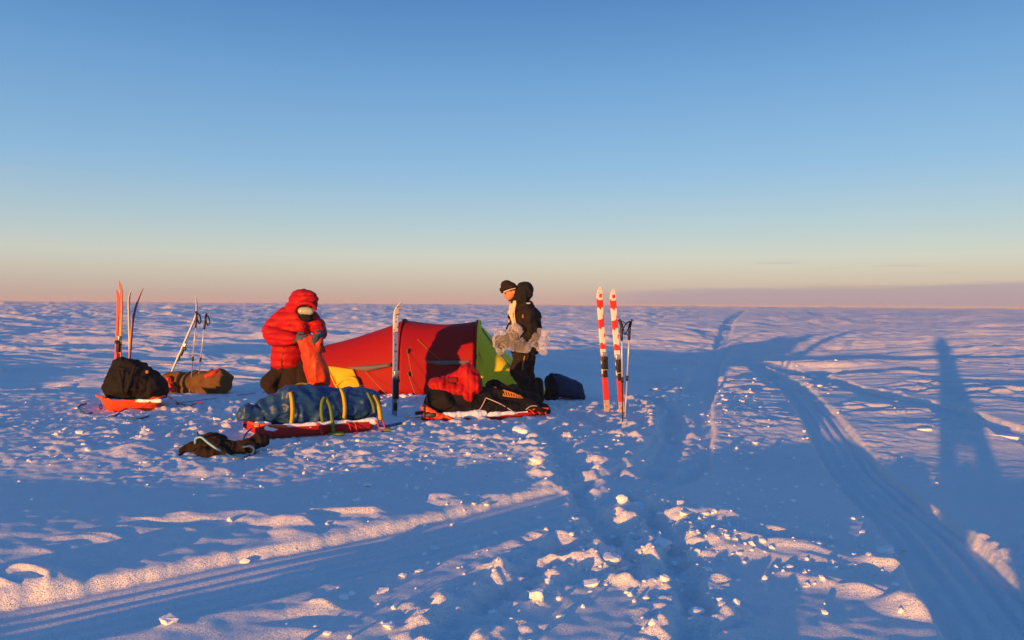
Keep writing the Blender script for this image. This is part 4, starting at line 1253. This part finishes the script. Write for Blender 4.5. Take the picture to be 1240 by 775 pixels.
def navy_bag():
    c = G(684, 485)
    o = on(c[0], c[1] + .15); d = o.y
    P = lambda px, py, dd=0.0: W(px, py, d + dd)
    t = thing('navy_stuff_sack', 'open navy blue stuff sack lying on its side right of the tent', 'sack', o)
    mid = [(668, 468, .18), (676, 467, .195), (690, 470, .185), (702, 474, .165), (706.5, 476, .14), (708, 477, .06)]
    bm = bmesh.new(); prev = None; n = 28
    def rg(px, py, r, dd, tilt=.10):
        out_ = []
        for k in range(n):
            a = 2 * math.pi * k / n
            cc = P(px, py, dd)
            rr = r * (1 + .06 * math.sin(3 * a + px) + .03 * math.sin(7 * a + px * .7))
            p = cc + Vector((-.10 * math.cos(a) * max(0, min(1, (690 - px) / 15)) - tilt * math.sin(a) * r * 1.5, math.cos(a) * rr, math.sin(a) * rr * .92))
            out_.append(bm.verts.new(p))
        return out_
    rings = [rg(px, py, r, 0) for px, py, r in mid]
    inn = [rg(px, py, r, 0) for px, py, r in ((669, 468, .165), (680, 468, .16), (690, 471, .10))]
    for S in (rings, inn):
        for i in range(len(S) - 1):
            for k in range(n):
                bm.faces.new((S[i][k], S[i][(k + 1) % n], S[i + 1][(k + 1) % n], S[i + 1][k]))
        bm.faces.new(S[-1])
    for k in range(n):
        bm.faces.new((rings[0][k], rings[0][(k + 1) % n], inn[0][(k + 1) % n], inn[0][k]))
    bmesh.ops.subdivide_edges(bm, edges=list(bm.edges), cuts=2, use_grid_fill=True, smooth=.3)
    co = np.array([v.co[:] for v in bm.verts]); dz = wrinkle(.014, .16, 3)(co, None)
    bm.normal_update()
    for v, q in zip(bm.verts, dz):
        v.co += v.normal * float(q)
    finish(bm, 'sack_body', M['navy_fabric'], t)
    pr = [('e', P(665, 478, -.08), (.06, .06, .10)), ('c', P(664, 463, -.05), .035, P(668, 456, .0), .04), ('c', P(665, 484, -.08), .05, P(672, 484, -.1), .05)]
    blob('sack_mouth', pr, .012, M['black_fabric'], t, 3, wrinkle(.02, .08, 5))
navy_bag()

# ------------------------------------------------------------------ skis and poles
def ski_mesh(L, wd, tip, mat, name, parent, thick=.014, curl=.10, tail_white=False, sweep=.22):
    """ski along +Z, width along X; the tip bends towards -Y"""
    bm = bmesh.new(); rows = []
    n = 40
    for i in range(n + 1):
        z = L * i / n
        q = max(0, (z - (L - sweep)) / sweep)
        cy = -curl * q ** 2.0
        w_ = wd / 2 * (1 - .10 * math.sin(math.pi * min(1, z / (L - .2)))) * (1 - (max(0, q - .35) / .65) ** 2.4 * .80)
        y2 = cy
        zz_ = z - curl * .35 * q ** 2.5
        th = thick * (1 + .6 * math.sin(math.pi * min(1, z / L))) * (1 - .4 * q)
        rows.append([bm.verts.new((a * w_, y2 + b * th / 2, zz_)) for a, b in ((-1, -.6), (-.8, -1), (.8, -1), (1, -.6), (1, 1), (-1, 1))])
    for i in range(n):
        for k in range(6):
            bm.faces.new((rows[i][k], rows[i][(k + 1) % 6], rows[i + 1][(k + 1) % 6], rows[i + 1][k]))
    bm.faces.new(rows[0][::-1]); bm.faces.new(rows[-1])
    o = finish(bm, name, mat, None, False)
    o.parent = parent
    return o
def local(parent, o):
    o.parent = parent
    o.matrix_parent_inverse = Matrix.Identity(4)
    return o
def binding(parent, z, wd, side=-1, s=1.0):
    bm = bmesh.new()
    y = side * .028
    box_into(bm, Vector((0, y, z)), (wd * .95, .035, .16 * s), None, .01)
    box_into(bm, Vector((0, y * 1.7, z + .07 * s)), (wd * .8, .05, .05), None, .012)
    o = local(parent, finish(bm, 'binding', M['black_plastic'], None))
    bm = bmesh.new()
    box_into(bm, Vector((0, y * .9, z + .125 * s)), (wd * .98, .03, .07), None, .008)
    b = local(o, finish(bm, 'toe_iron', M['metal'], None))
    bm = bmesh.new()
    box_into(bm, Vector((0, side * .016, z - .14 * s)), (wd * .75, .018, .10), None, .006)
    local(parent, finish(bm, 'heel_plate', M['black_plastic'], None))
def ski(label, base, top, L, wd, mat, yaw=0.0, group=None, curl=.10, bind=None, sweep=.22, binds=1.0):
    """base: point in the snow; top: point the tip leans towards"""
    t = thing('ski', label, 'ski', (0, 0, 0), group)
    dz = (top - base).normalized()
    x = Vector((math.cos(yaw), math.sin(yaw), 0)); x = (x - dz * x.dot(dz)).normalized()
    y = dz.cross(x)
    m = Matrix((x, y, dz)).transposed().to_4x4()
    t.matrix_basis = Matrix.Translation(base) @ m
    ski_mesh(L, wd, None, mat, 'ski_board', t, curl=curl, sweep=sweep)
    if bind:
        binding(t, bind, wd, -1, binds)
    return t
def pole(label, base, top, col, group, grip_dir=0.0, strap=True, two=None, strap_side=1):
    t = thing('ski_pole', label, 'ski pole', base, group)
    dz = (top - base).normalized()
    x = Vector((1, 0, 0)); x = (x - dz * x.dot(dz)).normalized(); y = dz.cross(x)
    t.matrix_basis = Matrix.Translation(base) @ Matrix((x, y, dz)).transposed().to_4x4()
    L = (top - base).length
    V = lambda a, b, c: Vector((a, b, c))
    def part(name, pts, r, mat, n=8):
        return local(t, tube(name, pts, r, mat, None, n, False))
    part('shaft', [V(0, 0, -.10), V(0, 0, L * .42)], .0075, M[two or col])
    part('shaft', [V(0, 0, L * .42), V(0, 0, L - .12)], .0095, M[col])
    part('lock', [V(0, 0, L * .40), V(0, 0, L * .45)], .017, M['black_plastic'])
    part('grip', [V(0, 0, L - .26), V(0, 0, L - .20), V(0, 0, L - .10), V(.0 + grip_dir * .01, 0, L - .03), V(grip_dir * .03, 0, L)], [.014, .017, .016, .018, .021], M['black_plastic'])
    if strap:
        s = strap_side
        o = ribbon('strap', [V(.0, -.02, L - .02), V(.05 * s, -.03, L - .05), V(.085 * s, -.03, L - .13), V(.07 * s, -.03, L - .19), V(.03 * s, -.02, L - .14), V(.01 * s, -.02, L - .05)], .028, .006, M['black_fabric'], None, (0, 1, .3))
        local(t, o)
    return t

d = 9.35
base = lambda px, py: on(*G(px, py), -.14)
def lean(px, py, pb, d2=0.0):
    return W(px, py, pb.y + d2)
b = base(737.5, 500)
ski('red and white ski with worn paint planted upright, left one of the pair', b, lean(725, 350, b), 1.86, .088, M['ski_redwhite'], .30, 'red and white skis planted side by side', .05, .80, .2)
b = base(756, 502)
ski('red and white ski leaning further left, right one of the pair beside the poles', b, lean(741, 352, b), 1.84, .088, M['ski_redwhite'], .30, 'red and white skis planted side by side', .05, .78, .2)
b = on(*G(755.5, 514), -.03)
pole('silver ski pole with black grip tilting left, beside the red skis', b, W(752.5, 387, b.y), 'pole_silver', 'silver poles beside the red skis', -1, True, 'black_plastic', 1)
b = on(*G(758, 509), -.03)
pole('silver ski pole with black grip tilting right, beside the red skis', b, W(763, 387, b.y - .05), 'pole_silver', 'silver poles beside the red skis', 1, True, 'pole_silver', -1)

b = on(*G(478, 505), -.12)
ski('single ski with painted blue shade below sunlit cream tip standing before the tent', b, lean(479.5, 366, b), 1.62, .074, M['ski_painted_shade'], .75, None, .13, .47, .26, 1.6)

# far left bundle behind the black bag
b = on(-5.62, 10.55, -.12)
ski('orange ski with dark bands standing behind the black bag', b, W(147, 352, b.y), 1.85, .062, M['ski_orange'], -.6, 'skis standing behind the black bag', .04, .9)
b = on(-5.72, 10.6, -.12)
ski('pinkish red ski close behind the orange ski', b, W(143.5, 362, b.y), 1.72, .050, M['pink_ski'], -.4, 'skis standing behind the black bag', .04)
b = on(-5.62, 10.75, -.12)
ski('dark purple red ski with a strongly curved tip beside the orange ski', b, W(162, 366, b.y), 1.80, .040, M['purple_ski'], 1.45, 'skis standing behind the black bag', .13, None, .7)
b = on(-5.60, 10.85, -.12)
ski('thin pale ski tip between the orange and purple skis', b, W(156, 366, b.y), 1.72, .03, M['pale_ski'], 1.2, 'skis standing behind the black bag', .05)

b = on(*G(199, 466), -.10)
ski('silver ski with a curved tip leaning right behind the olive bag', b, W(241, 375, b.y), 1.66, .052, M['pale_ski'], 1.45, None, -.16, .72, .34)
b = on(*G(229.5, 478), -.02)
pole('blue grey ski pole leaning against the silver ski', b, W(238.5, 377, b.y + .05), 'pole_silver', 'blue grey poles before the olive bag', -.5, True, 'pole_blue', 1)
b = on(*G(237.5, 478), -.02)
pole('blue grey ski pole standing free to the right of its pair', b, W(249.5, 379, b.y + .05), 'pole_silver', 'blue grey poles before the olive bag', .5, True, 'pole_blue', 1)

# ------------------------------------------------------------------ snow lumps
def chunk_mesh(seed, kind):
    bm = bmesh.new()
    r = random.Random(seed)
    if kind == 0:
        bmesh.ops.create_icosphere(bm, subdivisions=3, radius=1)
        co = np.array([v.co[:] for v in bm.verts])
        n = .30 * pn3(co * 1.1, seed) + .20 * pn3(co * 2.3, seed + 2) + .09 * pn3(co * 5.5, seed + 4)
        for v, q in zip(bm.verts, n):
            v.co *= 1 + float(q)
    else:
        sx, sy, sz = r.uniform(.8, 1.2), r.uniform(.6, 1.0), r.uniform(.5, .95)
        for k in range(13):
            bm.verts.new((r.choice((-1, 1)) * sx * r.uniform(.45, 1), r.choice((-1, 1)) * sy * r.uniform(.4, 1), r.choice((-1, 1)) * sz * r.uniform(.5, 1)))
        q = bmesh.ops.convex_hull(bm, input=list(bm.verts))
        bmesh.ops.delete(bm, geom=[v for v in bm.verts if not v.link_faces], context='VERTS')
        bmesh.ops.bevel(bm, geom=list(bm.edges), offset=.07, segments=2, affect='EDGES', profile=.6)
        bmesh.ops.triangulate(bm, faces=list(bm.faces))
        bmesh.ops.subdivide_edges(bm, edges=[e for e in bm.edges if e.calc_length() > .3], cuts=2)
        bmesh.ops.triangulate(bm, faces=list(bm.faces))
        co = np.array([v.co[:] for v in bm.verts])
        n = np.stack([pn3(co * 2.0, seed + k) * .12 + pn3(co * 5.0, seed + k + 5) * .06 for k in range(3)], 1)
        for v, q in zip(bm.verts, n):
            v.co += Vector(q.tolist())
        bmesh.ops.recalc_face_normals(bm, faces=bm.faces)
    for v in bm.verts:
        v.co.z *= .72
    me = bpy.data.meshes.new('snow_lump')
    bm.to_mesh(me); bm.free()
    me.polygons.foreach_set('use_smooth', [kind == 0] * len(me.polygons))
    me.materials.append(M['snowblock'])
    return me
CH = [chunk_mesh(s, 0 if s in (0, 4, 8) else 1) for s in range(10)]
def lump(px, py, w_px, label, group=None, hf=1.0, k=None, sink=.35):
    g = G(px, py)
    s = w_px / F * g[1] / 2
    o = bpy.data.objects.new('snow_lump', CH[random.randrange(10) if k is None else k])
    COL.objects.link(o)
    z = H(g[0], g[1])
    o.location = (g[0], g[1], z + s * hf * (.72 - sink * 1.4))
    o.rotation_euler = (random.uniform(-.25, .25), random.uniform(-.25, .25), random.uniform(0, 6.28))
    o.scale = (s * random.uniform(.85, 1.15), s * random.uniform(.8, 1.1), s * hf)
    tag(o, label, 'snow lump', group)
    return o
random.seed(21)
lump(636, 527, 30, 'largest bright snow block lying in front of the black covered pulk', None, .62, 1)
lump(653, 735, 23, 'tall upright snow block in the lower middle foreground', None, 1.5, 3)
lump(640, 741, 14, 'small wedge of snow leaning on the tall block in the foreground', None, .6, 2)
lump(778, 604, 26, 'domed sunlit lump at the upper end of the boot trench', None, .75, 4)
lump(742, 684, 24, 'broad rounded lump between the two boot trenches', None, .9, 6)
lump(804, 660, 26, 'fat sunlit lump on the left lip of the right boot trench', None, .85, 0)
lump(718, 712, 22, 'flat topped snow block with a square front face', None, .5, 5)
lump(1078, 669, 24, 'pale blocky lump beside the edge of the right hand track', None, .75, 7)
lump(847, 742, 18, 'rounded lump at the bottom end of the right boot trench', None, .7, 8)
lump(464, 722, 20, 'lone low lump on the smooth snow left of the middle foreground', None, .55, 9)
lump(472, 764, 16, 'lone small lump at the bottom edge left of centre', None, .8, 1)
lump(203, 757, 18, 'pointed lump at the lower left on carved snow', None, 1.0, 2)
lump(446, 585, 12, 'lone small lump in the shade below the red pulk', None, .8, 3)
lump(652, 562, 20, 'rounded lump in the shade below the large bright block', None, .6, 4)
lump(1216, 527, 42, 'wide low drift lump at the far right edge of the view', None, .34, 6)
lump(1122, 523, 20, 'soft low mound left of the drift lump at the right', None, .4, 8)
CL = [   # px, py, spread x, spread y, count, min and max width, words
    (800, 470, 24, 9, 16, 5, 14, 'snow lump in the heap right of the red skis', 'lumps in the heap right of the red skis'),
    (800, 655, 42, 42, 36, 4, 15, 'sunlit snow lump beside the right boot trench', 'lumps along the right boot trench'),
    (725, 660, 40, 32, 22, 4, 13, 'snow lump kicked up between the two boot trenches', 'lumps between the boot trenches'),
    (870, 640, 34, 26, 24, 4, 13, 'snow lump in the scatter right of the boot trench', 'lumps scattered right of the boot trench'),
    (985, 665, 70, 32, 26, 4, 12, 'small snow lump on carved snow left of the right track', 'lumps left of the right track'),
    (600, 545, 90, 30, 34, 3, 9, 'small snow lump on the shaded snow below the pulks', 'lumps below the pulks'),
    (690, 530, 70, 26, 26, 3, 9, 'small snow lump on trodden snow below the navy sack', 'lumps below the navy sack'),
    (860, 500, 46, 30, 30, 3, 9, 'small snow lump right of the snow track in the middle', 'lumps right of the middle track'),
    (960, 455, 60, 26, 26, 3, 8, 'small snow lump between the tracks in the distance', 'lumps between the distant tracks'),
    (80, 520, 70, 26, 32, 4, 11, 'snow lump on trodden snow at the left edge', 'lumps at the left'),
    (230, 510, 60, 22, 30, 3, 10, 'snow lump on trodden snow between orange pulk and harness', 'lumps between orange pulk and harness'),
    (440, 560, 70, 30, 22, 3, 7, 'small crumb of snow on smooth snow below the red pulk', 'crumbs below the red pulk'),
    (560, 700, 90, 50, 20, 3, 9, 'small snow lump in the shaded middle foreground', 'lumps in the shaded foreground'),
    (930, 560, 70, 50, 20, 3, 9, 'small snow lump on smooth snow left of the right track', 'lumps on the smooth snow'),
]
for cx, cy, sx, sy, n, a, b_, words, grp in CL:
    for k in range(int(n * .68)):
        px = random.gauss(cx, sx * .75); py = random.gauss(cy, sy * .75)
        if py > 790:
            continue
        w_ = a + (b_ - a) * random.random() ** 2.2
        big = 'tiny' if w_ < a + .12 * (b_ - a) else 'small' if w_ < a + .45 * (b_ - a) else 'larger'
        where = ('far' if py < cy - sy * .3 else 'near' if py > cy + sy * .3 else 'middle') + (' left' if px < cx - sx * .3 else ' right' if px > cx + sx * .3 else '')
        lump(px, py, w_, big + ' ' + words.replace('small ', '').replace('sunlit snow', 'snow') + ', ' + where + ' of its scatter', grp, random.uniform(.55, 1.05))
# crumbs too many to count
def crumbs():
    bm = bmesh.new()
    n = 0
    rr = random.Random(4)
    base_ = [CH[1], CH[4]]
    V_ = []; Fc = []
    ico = bmesh.new(); bmesh.ops.create_icosphere(ico, subdivisions=1, radius=1)
    iv = np.array([v.co[:] for v in ico.verts]); fi = [[v.index for v in f.verts] for f in ico.faces]
    ico.free()
    xs = []; ys = []; ss = []
    for k in range(1200):
        c = rr.choice(CL)
        px = rr.gauss(c[0], c[2] * 1.2); py = rr.gauss(c[1], c[3] * 1.2)
        if py < hy(px) + 40 or py > 800:
            continue
        g = G(px, py)
        xs.append(g[0]); ys.append(g[1]); ss.append((.006 + .018 * rr.random() ** 3))
    hz = height(np.array(xs), np.array(ys))
    nr = np.random.default_rng(3)
    for x, y, s, z in zip(xs, ys, ss, hz):
        v = iv * nr.uniform(.6, 1.3, (len(iv), 1)) * s * np.array([nr.uniform(.8, 1.3), 1, nr.uniform(.5, .9)]) + np.array([x, y, z + s * .3])
        o = len(V_)
        V_.extend(v.tolist()); Fc.extend([[a + o for a in f] for f in fi])
    o = mesh_obj('snow_crumbs', V_, Fc, M['snowblock'], None, False)
    o['kind'] = 'stuff'
    o['label'] = 'fine crumbs of broken snow strewn over the trodden ground'
crumbs()

# ------------------------------------------------------------------ the photographer, whose long shadow falls to the right
def photographer():
    x0, y0 = .10, -.42
    z0 = H(x0, y0)
    t = thing('person', 'person in a dark parka standing behind the camera with legs apart', 'person', (x0, y0, z0))
    V = lambda a, b, c: Vector((x0 + a, y0 + b, z0 + c))
    body = [('e', V(-.06, 0, 1.63), (.085, .10, .12)), ('c', V(-.05, 0, 1.52), .06, V(-.04, 0, 1.42), .07), ('c', V(-.03, 0, 1.35), .15, V(0, 0, .98), .14), ('c', V(-.19, 0, 1.40), .06, V(-.30, .06, 1.15), .05), ('c', V(-.30, .06, 1.15), .045, V(-.24, .28, 1.30), .035),
            ('c', V(.14, 0, 1.40), .06, V(.26, .06, 1.15), .05), ('c', V(.26, .06, 1.15), .045, V(.0, .28, 1.30), .035), ('c', V(-.09, 0, .95), .09, V(-.15, .02, .5), .07), ('c', V(-.15, .02, .5), .065, V(-.20, 0, .08), .045), ('c', V(.09, 0, .95), .09, V(.16, .02, .5), .07), ('c', V(.16, .02, .5), .065, V(.21, 0, .08), .045), ('e', V(-.06, .10, 1.61), (.02, .02, .02))]
    blob('body', body, .016, M['skin'], t, 4)
    jk = [('c', V(-.03, 0, 1.36), .20, V(0, 0, .95), .23), ('c', V(0, 0, .95), .23, V(.01, 0, .60), .19), ('e', V(.01, 0, .42), (.21, .16, .16)), ('e', V(-.03, 0, 1.40), (.25, .16, .11)), ('c', V(-.20, 0, 1.39), .10, V(-.31, .05, 1.15), .09), ('c', V(-.31, .05, 1.15), .085, V(-.25, .24, 1.28), .06), ('c', V(.15, 0, 1.39), .10, V(.27, .05, 1.15), .09), ('c', V(.27, .05, 1.15), .085, V(.02, .24, 1.28), .06)]
    blob('jacket', jk, .018, M['black_jacket'], t, 4, wrinkle(.02, .15, 3))
    blob('hood', [('e', V(-.06, -.03, 1.65), (.13, .13, .15)), ('c', V(-.05, -.03, 1.52), .11, V(-.04, 0, 1.42), .13)], .016, M['black_fabric'], t, 4)
    tr = [('c', V(-.09, 0, .95), .12, V(-.15, .02, .5), .10), ('c', V(-.15, .02, .5), .10, V(-.20, 0, .1), .085), ('c', V(.09, 0, .95), .12, V(.16, .02, .5), .10), ('c', V(.16, .02, .5), .10, V(.21, 0, .1), .085)]
    blob('trousers', tr, .018, M['dark_trousers'], t, 4)
    for s in (-.20, .21):
        blob('boot', [('e', V(s, .06, .05), (.06, .15, .06)), ('c', V(s, 0, .06), .065, V(s, 0, .25), .075)], .016, M['black_fabric'], t, 3)
    for hx, w_ in ((-.24, -.14), (.0, -.06)):
        blob('glove', hand(V(hx, .27, 1.29), Vector((.4 if hx < -.1 else -.4, .5, .4)), Vector((0, 0, 1)), Vector((0, 1, 0)), 1.05, .0125, .8, 1), .008, M['black_glove'], t, 2)
photographer()

# ------------------------------------------------------------------ thin air over the plain
def haze():
    g = bpy.data.objects['snow_ground'].data
    co = np.empty(len(g.vertices) * 3); g.vertices.foreach_get('co', co); co = co.reshape(-1, 3)
    z0 = float(co[:, 2].min()) - 1.0
    z1 = max(float(co[:, 2].max()), 2.0) + .3
    ext = float(np.abs(co[:, :2]).max()) + 20
    bm = bmesh.new()
    box_into(bm, Vector((0, 0, (z0 + z1) / 2)), (2 * ext, 2 * ext, z1 - z0))
    m = bpy.data.materials.new('thin haze'); m.use_nodes = True
    t = m.node_tree
    t.nodes.remove(t.nodes['Principled BSDF'])
    v = t.nodes.new('ShaderNodeVolumePrincipled')
    v.inputs['Color'].default_value = (.95, .90, .90, 1)
    v.inputs['Density'].default_value = HAZE
    t.links.new(v.outputs[0], t.nodes['Material Output'].inputs['Volume'])
    o = finish(bm, 'haze', m, None, False)
    o['kind'] = 'stuff'
    o['label'] = 'thin pale air over the snow plain'
    print('HAZE', z0, z1, ext)
HAZE = .0008
haze()
